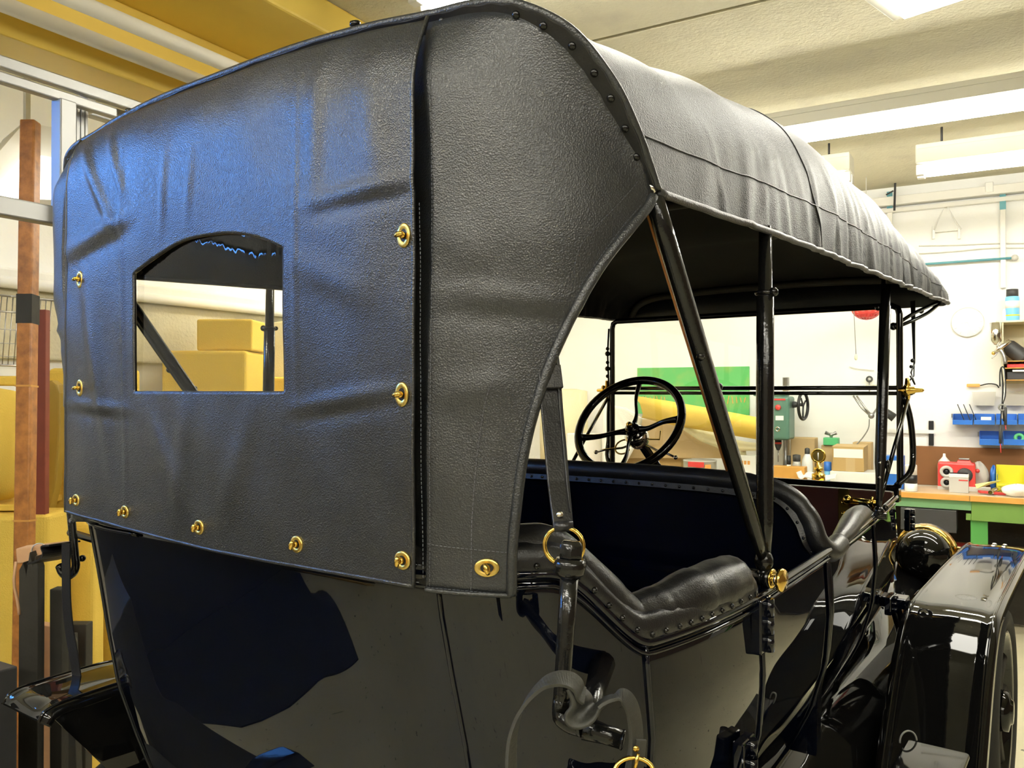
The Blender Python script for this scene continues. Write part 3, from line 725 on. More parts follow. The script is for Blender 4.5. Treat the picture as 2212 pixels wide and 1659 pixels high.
def uz(px, py, x0=None):
    p = onY(px, py, .74); u, z = max(.01, min(.95, p.x / .72 if x0 is None else x0)), p.z
    for _ in range(40):
        a = proj(S(u, z, rl=False)); e = (a[0] - px, a[1] - py)
        if abs(e[0]) + abs(e[1]) < .05: break
        h = 1e-4; bu = proj(S(u + h, z, rl=False)); bz = proj(S(u, z + h, rl=False))
        J = [[(bu[0] - a[0]) / h, (bz[0] - a[0]) / h], [(bu[1] - a[1]) / h, (bz[1] - a[1]) / h]]
        dt = J[0][0] * J[1][1] - J[0][1] * J[1][0]
        du = (e[0] * J[1][1] - e[1] * J[0][1]) / dt; dz = (J[0][0] * e[1] - J[1][0] * e[0]) / dt
        u = max(.0, min(.99, u - max(-.1, min(.1, du)))); z = z - max(-.15, min(.15, dz))
    return u, z
def uOfX(x, z):
    lo, hi = 0, 1
    for _ in range(40):
        m_ = (lo + hi) / 2
        if S(m_, z, rl=False).x < x: lo = m_
        else: hi = m_
    return lo
# --- centre curtain: flat sheet in (x, z) around the arched pane
OFF = .011
def C2(x, z, off=OFF):
    u = uOfX(abs(x), z); p = S(u, z, off, rl=False); r = relief(x, z) * (.15 if off != OFF else 1)
    za = barch(x); k = max(0, min(1, (za - z) / .05))
    return V((x, p.y - r * k, z))
def zbot(x): return 1.3235 - .0085 * (x / .42) - .004 * cos(x * 7)
XE = .418
pl_ = onY(300, 843, .715); pr_ = onY(622, 848, .715); tr_ = onY(627, 537, .715); tl_ = onY(303, 592, .715); ap1, ap2 = onY(392, 528, .715), onY(555, 512, .715)
wx0, wx1, wz0_ = pl_.x, pr_.x, (pl_.z + pr_.z) / 2
warch = spline([V((wx0, 0, tl_.z)), V((ap1.x, 0, ap1.z)), V((onY(480, 507, .715).x, 0, onY(480, 507, .715).z)), V((ap2.x, 0, ap2.z)), V((wx1, 0, tr_.z))], 41)
def zarch(x): return interp(x, [p.x for p in warch], [p.z for p in warch])
g = G()
def patch(xs, zlo, zhi, nz):
    g.loft([[C2(x, zlo(x) + (zhi(x) - zlo(x)) * k / nz) for x in xs] for k in range(nz + 1)])
lin = lambda a, b, n: [a + (b - a) * k / n for k in range(n + 1)]
ztp = lambda x: barch(x) - .0165
xsL, xsM, xsR = lin(-XE, wx0, 44), lin(wx0, wx1, 70), lin(wx1, XE, 52)
zm0 = lambda x: wz0_
for xs in (xsL, xsR):
    patch(xs, zbot, zm0, 46)
    zmt = lambda x: interp(x, [wx0, wx1], [tl_.z, tr_.z])
    patch(xs, zm0, zmt, 44); patch(xs, zmt, ztp, 56)
patch(xsM, zbot, zm0, 46); patch(xsM, zarch, ztp, 56)
cur = mk('rear_curtain', g, [M['leather_curtain']], car, solid=.004, soff=1, inner=LIN)
# pane and its folded hem
pg = G(); pg.loft([[C2(x, wz0_ - .004 + (zarch(x) + .004 - wz0_ + .004) * k / 20, OFF - .0035) for x in lin(wx0 - .004, wx1 + .004, 30)] for k in range(21)])
mk('window_pane', pg, M['vinyl_pane'], cur)
def border(off):
    pts = [V((wx0 - off, 0, wz0_ - off * 1.1)), V((wx0 - off, 0, tl_.z + off * .3))] + [V((p.x, 0, p.z + off)) for p in warch[1:-1]] + [V((wx1 + off, 0, tr_.z + off * .3)), V((wx1 + off, 0, wz0_ - off * 1.1)), V((wx0 - off, 0, wz0_ - off * 1.1))]
    return pts
def onc(pts, off=OFF + .0006): return [C2(p.x, p.z, OFF) + V((0, -off + OFF, 0)) for p in pts]
mk('window_hem', G().tube(onc(border(.0015), OFF + .001), .0022, 6), M['leather_smooth'], cur)
# stitching: short raised threads along a path
def stitches(paths, parent, step=.0052, ln=.0036, r=.00042, lift=.0012):
    g = G()
    for pts, nrm in paths:
        rp = resample(pts, step)
        for i in range(len(rp) - 1):
            t = (rp[i + 1] - rp[i]).normalized(); c = rp[i] + nrm * lift
            b = nrm.cross(t).normalized()
            a0, a1 = c - t * ln / 2, c + t * ln / 2
            g.add([a0 + b * r, a0 - b * r, a1 - b * r, a1 + b * r, a0 + nrm * r * 1.6 + t * ln * .15, a1 + nrm * r * 1.6 - t * ln * .15], [(0, 1, 4), (2, 3, 5), (1, 2, 5, 4), (3, 0, 4, 5)])
    return mk('stitching', g, M['stitch'], parent, kind='stuff', orient=False)
BK = V((0, -1, 0))
def cl(p, q, n=40):
    a = onY(*p, .712); b = onY(*q, .712); return onc([a.lerp(b, k / n) for k in range(n + 1)])
sp = [(onc(border(.017)), BK), (onc(border(.0055)), BK)]
sp += [(cl((170, 1076), (906, 1224)), BK), (cl((901, 440), (905, 1262)), BK), (cl((845, 600), (842, 1258)), BK), (cl((168, 1108), (906, 1262)), BK), (cl((166, 330), (163, 1108)), BK), (cl((842, 150), (845, 600)), BK)]
stitches(sp, cur)
mk('edge_welt', G().tube(onc([V((XE - .001, 0, z)) for z in lin(zbot(XE), barch(XE) - .01, 60)], OFF + .003), .0028, 6), M['leather_curtain'], cur)
mk('edge_welt', G().tube(onc([V((-XE + .001, 0, z)) for z in lin(zbot(-XE), barch(XE) - .01, 60)], OFF + .003), .0028, 6), M['leather_curtain'], cur)
mk('bottom_welt', G().tube(onc([V((x, 0, zbot(x) + .002)) for x in lin(-XE, XE, 60)], OFF + .003), .0028, 6), M['leather_curtain'], cur)
# turn buttons: oval eyelet plate and its knob
def turn_button(p, n, parent, sx, sy, ang, name='turn_button', plate=True):
    """p on the leather, n outward; oval sx (across) x sy (up); ang = turn of the knob bar"""
    n = V(n).normalized(); up = (V((0, 0, 1)) - n * n.z).normalized(); rt = up.cross(n)
    def T(q): return V(p) + rt * q[0] + up * q[1] + n * q[2]
    g = G(T); N = 22
    r_ = []
    for k in range(N):
        a = 2 * pi * k / N; c, s = cos(a), sin(a)
        r_.append((c, s))
    rows = [[(c * sx * f, s * sy * f, h) for c, s in r_] for f, h in ((1, 0), (1, .0014), (.93, .0022), (.60, .0024), (.52, .0014))]
    g.loft(rows, 0, True, cu=True)
    g.loft([[(c * sx * .52, s * sy * .52, .0014) for c, s in r_], [(0, 0, .0009) for _ in r_]], 1, False, cu=True)
    b = mk(name, g, [M['brass_satin'], M['black_plastic']], parent)
    g = G(T)
    ca, sa = cos(ang), sin(ang); L = min(sx, sy) * .62 if sx != sy else sx * .7
    L = .0062
    g.lathe([(.0042, .0005), (.0040, .005), (.003, .006)], (0, 0, 0), (0, 0, 1), 12)
    g.tube([(-ca * L, -sa * L, .0085), (-ca * L * .6, -sa * L * .6, .0095), (0, 0, .0098), (ca * L * .6, sa * L * .6, .0095), (ca * L, sa * L, .0085)], [.0022, .0032, .0036, .0032, .0022], 8)
    mk('knob', g, M['brass'], parent)
    return b
for px, py, sx, sy, an in ((870, 508, .0105, .0148, .15), (868, 852, .0105, .0148, .15), (175, 604, .0105, .0148, .2), (173, 838, .0105, .0148, .2),
                           (167, 1080, .0115, .0105, 1.3), (275, 1105, .0115, .0105, 1.2), (437, 1138, .0118, .0110, 1.2), (645, 1175, .0118, .0112, 1.2), (868, 1211, .0125, .0112, 1.4)):
    p = onY(px, py, .711); q = C2(p.x, p.z); turn_button(q + V((0, -.0035, 0)), (0, -1, 0), cur, sx, sy, an)
# --- quarter panels
L_ = [uz(x, y) for x, y in ((926, 48), (926, 300), (925, 700), (922, 1000), (920, 1272))][::-1]
R_px = [(1105, 1286), (1107, 1180), (1117, 1080), (1131, 980), (1154, 885), (1186, 790), (1226, 700), (1266, 622), (1308, 556), (1352, 500), (1396, 448), (1418, 420)]
Rr = []
x0 = .62
for x, y in R_px[:-2]:
    t = uz(x, y, x0); x0 = t[0]; Rr.append(V((t[0], t[1], 0)))
Rr.append(V((uOfX(.628, 1.80) , 1.790, 0)))
Lc = spline([V((u, z, 0)) for u, z in L_], 61)
Rc = spline(Rr, 61)
Bt = [Lc[0].lerp(Rc[0], k / 70) for k in range(71)]
ta = []
for k in range(71):
    x = S(Lc[-1].x, Lc[-1].y, rl=False).x; 
    i0 = min(range(97), key=lambda j: abs(BS[j].x - x)); j = i0 + (96 - i0) * k / 70; a = BS[int(j)].lerp(BS[min(96, int(j) + 1)], j - int(j))
    zz = a.y - .004; ta.append(V((uOfX(a.x, zz), zz, 0)))
def coons(k, l, nk=70, nl=60):
    s, t = k / nk, l / nl
    return Bt[k] * (1 - t) + ta[k] * t + Lc[l] * (1 - s) + Rc[l] * s - (Bt[0] * (1 - s) * (1 - t) + Bt[-1] * s * (1 - t) + ta[0] * (1 - s) * t + ta[-1] * s * t)
for sd in (1, -1):
    g = G(); rows = []
    for l in range(61):
        row = []
        for k in range(71):
            q = coons(k, l); p = S(q.x, q.y); row.append(V((sd * p.x - (.050 * (lambda q: q * q * (3 - 2 * q))(max(0, min(1, (p.z - 1.42) / .36))) * max(0, min(1, (barch(p.x) - p.z) / .08)) * min(1, max(0, (p.x - .40) / .05)) if sd < 0 else 0), p.y, p.z)))
        # turned-in left edge beside the centre curtain
        e = row[0]; row = [V((e.x - sd * .05, e.y + .016, e.z)), V((e.x - sd * .012, e.y + .014, e.z)), V((e.x - sd * .002, e.y + .008, e.z))] + row
        rows.append(row)
    qp = mk('quarter_panel', g.loft(rows), M['leather'], car, solid=.004, soff=-1 if sd > 0 else -1, inner=LIN)
    def SQ(u, z, o): p = S(u, z, o); return V((sd * p.x, p.y, p.z))
    mk('edge_binding', G().tube([SQ(q.x, q.y, .001) for q in Rc], .0065, 8), M['leather'], qp)
    mk('bottom_binding', G().tube([SQ(q.x, q.y, .001) for q in Bt], .003, 6), M['leather'], qp)
    if sd > 0:
        nr = V((.35, -.93, 0)).normalized(); paths = []
        for pxs in ([(928, 1175), (1010, 1185), (1104, 1193)], [(1018, 1270), (1022, 1100), (1047, 880), (1080, 790)], [(1096, 1278), (1100, 1150), (1124, 960), (1160, 835), (1216, 700)], [(928, 1268), (1000, 1275), (1100, 1284)], [(930, 1262), (932, 900), (934, 500), (934, 120)], [(1250, 620), (1330, 505), (1385, 440)], [(1375, 395), (1260, 520), (1235, 600)]):
            pp = spline([V((*uz(x, y), 0)) for x, y in pxs], 40); paths.append(([S(p.x, p.y, .0008) for p in pp], nr))
        stitches(paths, qp)
        u, z = uz(1052, 1226); p = S(u, z); p2 = S(u + .01, z); t = (p2 - p); n = V((t.y, -t.x, 0)).normalized()
        turn_button(p + n * .001, n, qp, .0150, .0108, 1.9)
    else:
        u, z = .60, 1.335; p = S(u, z); p = V((-p.x, p.y, p.z)); turn_button(p, (-.7, -.7, 0), qp, .0140, .0108, 1.9)
        turn_button(p + V((-.03, .06, .0)), (-.85, -.5, 0), qp, .0140, .0108, 1.9)
# ------------------------------------------------------------------ top irons
def sockets(s, X):
    px_, py_ = onX(1650, 1212, .622).y, onX(1650, 1212, .622).z
    P = V((s * X, px_, py_)); up = V((s * X, leanY(1.795), 1.795))
    a = mk('rear_top_iron', G().tube([P + (up - P) * f for f in (0, .06, .12, .5, .9, 1.0)], [.009, .012, .0145, .0155, .0155, .015], 14, flat=.75), IRON, car)
    if s > 0: mk('wood_insert', G().tube([P + (up - P) * f + V((-s * .0135, -.004, 0)) for f in (.30, .98)], .0022, 6), M['wood_varnish'], a)
    for f, o in ((.54, 1), (.62, -1)): mk('bolt', G().lathe([(.006, 0), (.006, .006), (.003, .010), (0, .010)], P + (up - P) * f + V((s * .004, o * .013, 0)), (0, o, .5), 8), IRON, a)
    T = V((s * X, px_ + .012, 1.822))
    b = mk('middle_top_iron', G().tube([P + V((0, .004, .01)) + (T - P - V((0, .004, .01))) * f for f in (0, .1, .5, .80, .805, 1.0)], [.010, .0135, .0145, .0140, .0115, .0105], 14), IRON, car)
    q = P + (T - P) * .80
    g = G(); g.torus(q, (0, 0, 1), .013, .004, 16, 8); g.sphere(q + V((s * .016, -.006, 0)), .008, 10); g.sphere(q + V((-s * .004, .018, 0)), .006, 8); mk('knuckle', g, IRON, b)
    # pivot: ball joint, bolt and the brass end plate
    g = G(); g.sphere(P, .0155, 14, sq=(1, 1, 1.25)); g.sphere(P + V((0, 0, -.02)), .011, 10); g.tube([P + V((0, 0, -.02)), P + V((0, .002, -.045))], .006, 8); mk('pivot_joint', g, IRON, car)
    if s > 0:
        A = onY(1612, 1243, px_ + .004); B = onY(1690, 1253, px_ - .002)
        A.z = B.z = (A.z + B.z) / 2
        dx = (B - A).normalized(); Lb = (B - A).length
    else:
        A = V((-X + .03, px_, P.z - .03)); B = A + V((-.055, 0, 0)); dx = V((-1, 0, 0)); Lb = .055
    pv = mk('pivot_bolt', G().lathe([(.0125, 0), (.0125, Lb * .42), (.0135, Lb * .44), (.0135, Lb * .47)], A, dx, 16), IRON, car)
    mk('pivot_collar', G().lathe([(.0135, Lb * .52), (.0150, Lb * .55), (.0150, Lb * .68), (.011, Lb * .70)], A, dx, 16), IRON, pv)
    mk('pivot_washer', G().lathe([(.009, Lb * .48), (.0118, Lb * .48), (.0118, Lb * .52), (.009, Lb * .52)], A, dx, 14), M['nickel'], pv)
    mk('pivot_nut', G().lathe([(.009, Lb * .70), (.009, Lb * .92)], A, dx, 6), M['nickel'], pv)
    mk('brass_ring', G().lathe([(.0145, Lb * .71), (.0165, Lb * .72), (.0165, Lb * .75), (.011, Lb * .76)], A, dx, 16), M['brass'], pv)
    mk('brass_plate', G().lathe([(.006, Lb * .92), (.0185, Lb * .93), (.0195, Lb * .98), (.018, Lb * 1.04), (.010, Lb * 1.05), (.004, Lb * 1.10), (0, Lb * 1.10)], A, dx, 24), M['brass'], pv)
    # front post
    b0 = V((s * .585, 2.335, 1.232)); b1 = V((s * .585, 2.435, 1.872))
    f_ = mk('front_top_post', G().tube([b0 + (b1 - b0) * f for f in (0, .05, .14, .2, .5, .86, .862, 1)], [.006, .009, .011, .0145, .0150, .0150, .0125, .0120], 12), IRON, car)
    g = G(); g.sphere(b0 + V((0, 0, .0)), .014, 10); g.sphere(b0 + V((-s * .035, -.01, -.01)), .013, 10); g.tube([b0 + V((-s * .05, 0, -.012)), b0 + V((s * .02, 0, -.012))], .009, 8); g.sphere(b0 + V((s * .012, .02, .008)), .009, 8); mk('post_foot', g, IRON, f_)
    g = G(); q = b0 + (b1 - b0) * .85; g.sphere(q + V((-s * .018, 0, .004)), .009, 8); g.sphere(q + V((s * .004, -.012, -.02)), .005, 8); mk('bolt', g, IRON, f_)
    q = b0 + (b1 - b0) * .2
    for f in (.20, .14): mk('bolt', G().sphere(b0 + (b1 - b0) * f + V((s * .002, -.0145, 0)), .004, 8), M['nickel'], f_)
    mk('wing_screw', G().sphere(b0 + (b1 - b0) * .185 + V((s * .018, .004, 0)), .010, 10, sq=(.6, 1, 1.8)), IRON, f_)
sockets(1, .622); sockets(-1, .665)
# ------------------------------------------------------------------ top rests, straps
def rest(s):
    """short iron rising beside the tub with a leather saddle"""
    if s > 0:
        Dr = .868
        a = atD(1235, 1168, Dr); b = atD(1211, 1535, Dr - .012)
    else:
        a = onY(150, 1090, .93); b = onY(172, 1232, .94)
    ud = (a - b).normalized()
    L = (a - b).length
    if s > 0:
        r = mk('top_rest_iron', G().tube([b + ud * L * f for f in (0, .1, .5, .80)], [.0085, .0088, .0092, .0098], 14), IRON, car)
        mk('rest_cap', G().lathe([(.011, L * .78), (.0165, L * .81), (.0175, L * .86), (.0150, L * .895)], b, ud, 16), IRON, r)
        mk('rest_nut', G().lathe([(.0135, L * .895), (.0135, L * .975), (.010, L * 1.0), (0, L * 1.0)], b, ud, 6), IRON, r, bevel=.001)
        # elbow, pipe end and mounting boss
        e = atD(1262, 1572, Dr - .03); f = atD(1345, 1598, Dr - .04)
        mk('rest_elbow', G().tube(spline([b + ud * .012, b + V((0, 0, -.004)), b * .6 + e * .4 + V((0, 0, -.006)), e], 12), [.0088] * 4 + [.010] * 8, 12), IRON, r)
        mk('rest_pipe', G().tube([e, e * .45 + f * .55, f], [.012, .0095, .0095], 14).torus(f, f - e, .0085, .0018, 16, 6), IRON, r)
        mb = bpt(iY(.90), 1.205)
        mk('rest_boss', G().tube([mb, (mb + e) / 2, e], [.016, .012, .012], 12), IRON, r)
        bp = atD(1228, 1375, Dr + .01)
        # leather saddle: U-shaped trough with curled lips
        c0 = atD(1268, 1528, .80); wv = (_d * .5 - _r * .62 + _z * .45).normalized()
        prof = [(1226, 1490), (1232, 1503), (1236, 1516), (1233, 1530), (1224, 1541), (1221, 1554), (1228, 1567), (1243, 1573), (1262, 1570), (1280, 1558), (1290, 1543), (1298, 1528), (1311, 1518), (1328, 1512)]
        pts = spline([atD(x, y, .795) for x, y in prof], 60)
        sd_ = G(); rows = []
        bprof = [(1254, 1484), (1266, 1492), (1274, 1500), (1278, 1508), (1278, 1514), (1279, 1518), (1283, 1521), (1288, 1521), (1294, 1518), (1300, 1513), (1307, 1508), (1314, 1505), (1324, 1503), (1336, 1506)]
        bk_ = spline([atD(x, y, .835) for x, y in bprof], 60)
        for t in (0, .33, .66, 1.0): rows.append([p.lerp(q, t) for p, q in zip(pts, bk_)])
        sdl = mk('rest_saddle', sd_.loft(rows), M['strap_leather'], r, solid=.0035, soff=0)
        # strap through the saddle, two hanging loops
        lp = [(1108, 1720), (1104, 1659), (1105, 1610), (1112, 1570), (1127, 1532), (1150, 1499), (1178, 1475), (1208, 1466), (1233, 1470), (1248, 1482), (1254, 1497), (1262, 1504)]
        pts = spline([atD(x, y, .79 + .015 * (k / 11)) for k, (x, y) in enumerate(lp)], 60)
        wd_ = (_d * .75 + _r * .35 + _z * .3).normalized()
        mk('rest_strap', G().ribbon(pts, wd_, .019, .0034), M['strap_leather'], r, bevel=.0008)
        lp = [(1296, 1530), (1310, 1518), (1326, 1508), (1342, 1503), (1356, 1512), (1367, 1535), (1374, 1575), (1375, 1620), (1372, 1659), (1368, 1720)]
        pts = spline([atD(x, y, .80) for x, y in lp], 50)
        mk('rest_strap', G().ribbon(pts, (_d * .55 + _r * .7 + _z * .25).normalized(), .016, .0034), M['strap_leather'], r, bevel=.0008)
        lp = [(1356, 1512), (1362, 1545), (1366, 1590), (1362, 1630), (1348, 1700)]
        mk('rest_strap', G().ribbon(spline([atD(x, y, .815) for x, y in lp], 30), (_d * .8 + _r * .4).normalized(), .014, .003), M['strap_leather'], r)
        kp = [atD(x, 1600 + dy, .796) for x, dy in ((1385, -2), (1380, 40), (1376, 80))]
        ks_ = mk('strap_keeper', G().ribbon(spline(kp, 10), (_r * .95 + _d * .2).normalized(), .0105, .003), M['strap_leather'], r)
        q = atD(1374, 1617, .793); mk('rivet', G().lathe([(.0032, 0), (.003, .0012), (0, .0018)], q, -_d, 10), M['brass'], ks_)
        bk = G(); c = atD(1370, 1668, .79); bk.torus(c, (-_d + _z * .4), .017, .0022, 24, 8, sx=.75, sy=1.1); bk.tube([c - _r * .0185, c + _r * .0185], .002, 6); bk.tube([c, c + _r * .004 + _z * .018], .0018, 6); mk('buckle', bk, M['brass'], r)
    else:
        pts = [onY(x, y, .93) for x, y in ((150, 1085), (154, 1120), (158, 1160), (162, 1200), (164, 1222), (158, 1236), (146, 1242), (134, 1236), (128, 1222))]
        r = mk('top_rest_iron', G().tube(spline(pts, 30), .0115, 12, flat=.7), IRON, car)
        mk('bolt', G().sphere(onY(178, 1206, .95), .008, 10), IRON, r)
        sdl = [onY(x, y, .92) for x, y in ((92, 1213), (106, 1209), (120, 1202), (126, 1190), (122, 1178), (130, 1174), (140, 1174))]
        mk('rest_saddle', G().ribbon(spline(sdl, 20), V((0, 1, 0)), .07, .004), M['leather_smooth'], r)
        g = G(); g.tube([onY(152, 1150, .95), bpt(iY(.95), 1.20, -1)], .009, 8); mk('rest_boss', g, IRON, r)
        pts = [onY(x, y, .90) for x, y in ((143, 1174), (143, 1230), (144, 1290), (147, 1335), (153, 1380), (161, 1425), (167, 1468))]
        mk('rest_strap', G().ribbon(spline(pts, 24), V((1, .2, 0)), .026, .003), M['leather_smooth'], r)
rest(1); rest(-1)
# hold-down strap from the rear bow to the brass ring round the rest iron
Ds = .895
lp = [atD(1176, 700, 1.0), atD(1186, 790, .985), atD(1192, 880, .965), atD(1199, 960, .945), atD(1206, 1040, .925), atD(1213, 1105, .905), atD(1217, 1142, Ds)]
wS = (_r * .96 + _d * .25)
hs = mk('holddown_strap', G().ribbon(lp, wS, [.0265, .027, .027, .0265, .0255, .0235, .0225], .004), M['leather_smooth'], car, bevel=.001)
for o in (-.0095, .0095):
    mk('strap_ridge', G().tube([p + _r * o - _d * .0028 for p in lp[:-1]], .0009, 5), M['leather'], hs)
mk('strap_loop', G().tube([atD(1197, 1138, Ds - .002), atD(1238, 1136, Ds - .002)], .0058, 10), M['leather_smooth'], hs)
mk('strap_keeper', G().ribbon([atD(1184, 790, .975), atD(1190, 840, .967)], wS, .029, .009), M['leather_smooth'], hs, bevel=.001)
mk('rivet', G().lathe([(.0042, 0), (.0040, .0018), (.0025, .0033), (0, .0037)], atD(1209, 1112, .899), (-_d + _r * .1), 14), M['nickel'], hs)
mk('brass_ring', G().torus(atD(1218, 1179, Ds - .004), (-_d - _r * .28 + _z * .05), .0205, .0024, 36, 10, sx=.98, sy=1.05), M['brass'], hs, label='polished brass ring')
# ------------------------------------------------------------------ fenders, wheels, running boards, lamps
FEN = EN
def fender(name, prof, x0, x1, s, bead=True, lip=.03, skirt=True):
    """prof: (y, z) along the top; x0 inner, x1 outer"""
    pp = spline([V((0, y, z)) for y, z in prof], 60)
    sec = [(x0 - .004, -.016), (x0, -.004), (x0 + .010, .002), (x0 + .018, .004), (x0 + .026, .002), (x0 + .05, .003), ((x0 + x1) / 2, .006), (x1 - .05, .003), (x1 - .026, .002), (x1 - .018, .005), (x1 - .010, .002), (x1, -.006), (x1 + .003, -.022)]
    rows = []
    for i, p in enumerate(pp):
        t = (pp[min(i + 1, 59)] - pp[max(i - 1, 0)]).normalized(); n = V((0, -t.z, t.y))
        if n.z < 0 and abs(t.y) > .3: n = -n
        rows.append([V((s * x, p.y, p.z)) + n * h for x, h in sec])
    f = mk(name, G().loft(rows), FEN, car, solid=.003)
    for xx in (x0 + .014, x1 - .014): 
        pts = []
        for i, p in enumerate(pp):
            t = (pp[min(i + 1, 59)] - pp[max(i - 1, 0)]).normalized(); n = V((0, -t.z, t.y)); n = -n if n.z < 0 and abs(t.y) > .3 else n
            pts.append(V((s * xx, p.y, p.z)) + n * .003)
        mk('fender_bead', G().tube(pts, .004, 8), FEN, f)
    return f
RF = [(.768, .896), (.785, .915), (.84, .922), (.98, .924), (1.12, .905), (1.26, .84), (1.40, .72), (1.52, .58), (1.62, .46), (1.70, .425)]
FF = [(3.95, .80), (3.85, .905), (3.70, .945), (3.45, .955), (3.15, .960), (2.85, .960), (2.62, .957), (2.48, .940), (2.35, .86), (2.20, .70), (2.08, .55), (2.01, .46), (1.97, .425)]
for s in (1, -1):
    rf = fender('rear_fender', RF, .615, .80, s)
    ff = fender('front_fender', FF, .615, .845, s)
    # inner skirts
    g = G(); g.prism([V((s * .612, y, z - .01)) for y, z in RF[1:-1]] + [V((s * .612, 1.55, .46)), V((s * .612, 1.2, .50)), V((s * .612, 1.02, .60))], (s * .004, 0, 0)); mk('fender_skirt', g, FEN, rf)
    g = G(); g.prism([V((s * .612, y, z - .012)) for y, z in FF[4:-1]] + [V((s * .612, 2.3, .43)), V((s * .612, 2.85, .55)), V((s * .612, 3.05, .70))], (s * .004, 0, 0)); mk('fender_skirt', g, FEN, ff)
    for k in range(4): mk('bolt', G().lathe([(.009, 0), (.0085, .003), (.005, .006), (0, .0065)], (s * (.715 + .035 * (k % 2)), 3.66 + .05 * (k // 2), .951), (0, 0, 1), 12), M['nickel'], ff)
    g = G(); g.bx((s * .60, 1.62, .40), (s * .84, 2.0, .425)); rb = mk('running_board', g, FEN, car, bevel=.004)
    g = G(); g.tube(spline([(s * .565, 2.62, .93), (s * .60, 2.60, .80), (s * .63, 2.50, .66), (s * .66, 2.40, .5)], 16), [.016] * 16, 10); mk('fender_iron', g, FEN, car)
    g = G(); g.bx((s * .545, 2.52, .935), (s * .615, 2.58, .965)); mk('fender_bracket', g, BL, car, bevel=.003)
    # carriage lamp: bowl, brass rim, bracket
    hl = V((s * .47, 3.68, .89))
    h_ = mk('headlamp', G().lathe([(0, -.105), (.03, -.104), (.06, -.095), (.082, -.075), (.096, -.045), (.103, -.01), (.104, .015)], hl, (0, 1, 0), 32), FEN, car)
    mk('lamp_rim', G().lathe([(.104, .0), (.112, .004), (.116, .02), (.118, .055), (.112, .062), (.10, .064), (.098, .06)], hl, (0, 1, 0), 36), M['brass'], h_)
    mk('lamp_lens', G().lathe([(.099, .058), (.06, .066), (0, .070)], hl, (0, 1, 0), 24), M['glass'], h_)
    mk('lamp_hinge', G().box(hl + V((s * .122, .03, .01)), (.016, .03, .055)), M['brass'], h_, bevel=.003)
    g = G()
    for a in range(10): g.sphere(hl + V((.098 * cos(a * pi / 5 + .3), -.008, .098 * sin(a * pi / 5 + .3))), .006, 8)
    mk('lamp_rivets', g, M['brass'], h_)
    g = G(); g.tube(spline([hl + V((0, -.02, -.10)), hl + V((0, -.05, -.15)), V((s * .40, 3.72, .62))], 10), .012, 8); mk('lamp_bracket', g, FEN, h_)
# black box on the right running board
g = G(); g.bx((.727, 1.665, .4262), (.838, 1.935, .785))
tb = thing('toolbox', 'glossy black metal box on the right running board, at the bottom edge', 'toolbox', (.78, 1.8, .4262))
mk('box_body', g, EN, tb, bevel=.012, seg=3)
mk('lid', G().bx((.722, 1.66, .785), (.843, 1.942, .80)), EN, tb, bevel=.006)
c = onZ(1962, 1602, .80)
mk('lid_handle', G().torus(c + V((0, 0, .0)), (.8, -.6, .1), .022, .002, 20, 6, a0=-pi / 2, a1=pi / 2), M['cable'], tb)
# wheels
def wheel(c, s):
    w = mk('wheel', G().torus(c, (1, 0, 0), .335, .045, 48, 14), M['rubber'], car)
    mk('rim', G().lathe([(.285, -.035), (.300, -.028), (.292, 0), (.300, .028), (.285, .035), (.268, .028), (.268, -.028)], c, (1, 0, 0), 40), EN, w)
    for k in range(12):
        a = k * pi / 6; dv = V((0, cos(a), sin(a)))
        mk('spoke', G().tube([c + dv * .05, c + dv * .15, c + dv * .27], [.017, .015, .019], 8), M['wood_dark'], w)
    mk('hub', G().lathe([(.0, -.06), (.04, -.058), (.045, -.05), (.07, -.045), (.075, -.02), (.06, .02), (.06, .06), (0, .07)] if s < 0 else [(0, -.07), (.06, -.06), (.06, -.02), (.075, .02), (.07, .045), (.045, .05), (.04, .058), (0, .06)], c, (1, 0, 0), 20), EN, w)
for s in (1, -1):
    wheel(V((s * .72, 1.10, .38)), s); wheel(V((s * .735, 3.50, .38)), s)
for y in (1.10, 3.50): mk('axle', G().tube([(-.70, y, .38), (.70, y, .38)], .028, 10), EN, car)
# ------------------------------------------------------------------ left side: aluminium frame, timbers, foam
def seg(T, a, b, w, d, m, name, par, **k):
    """square bar between two points in frame T"""
    a = V(a); b = V(b); ax = (b - a).normalized(); L = (b - a).length
    s1 = V((0, 0, 1)) if abs(ax.z) < .8 else V((1, 0, 0)); e1 = (s1 - ax * s1.dot(ax)).normalized(); e2 = ax.cross(e1)
    R = Matrix((e2, e1, ax)).transposed()
    return mk(name, G(T).box((a + b) / 2, (w, d, L), 0, R), m, par, **k)
xr1 = rZ(0, 138, 2.50).x; xr2 = rZ(0, 168, 2.43).x
af = thing('aluminium_frame', 'aluminium profile frame hanging below the yellow beam, left of the car', 'frame', RM((xr1, 1.5, 1.5)))
seg(RM, (xr1, -.4, 2.505), (xr1, 3.6, 2.505), .03, .036, M['aluminium'], 'rail', af, bevel=.004)
seg(RM, (xr2, -.4, 2.43), (xr2, 1.60, 2.43), .03, .03, M['aluminium'], 'rail', af, bevel=.004)
p = rX(138, 260, xr2 - .0); seg(RM, (p.x, p.y, 2.05), (p.x, p.y, 2.42), .05, .05, M['aluminium'], 'post', af, bevel=.004)
p2 = rX(165, 260, xr1); seg(RM, (p2.x, p2.y, 1.50), (p2.x, p2.y, 2.47), .05, .05, M['aluminium'], 'post', af, bevel=.004)
for y in (.9, 3.2): mk('hanger', G(RM).bx((xr1 - .012, y, 2.52), (xr1 + .012, y + .03, 2.625)), M['steel'], af)
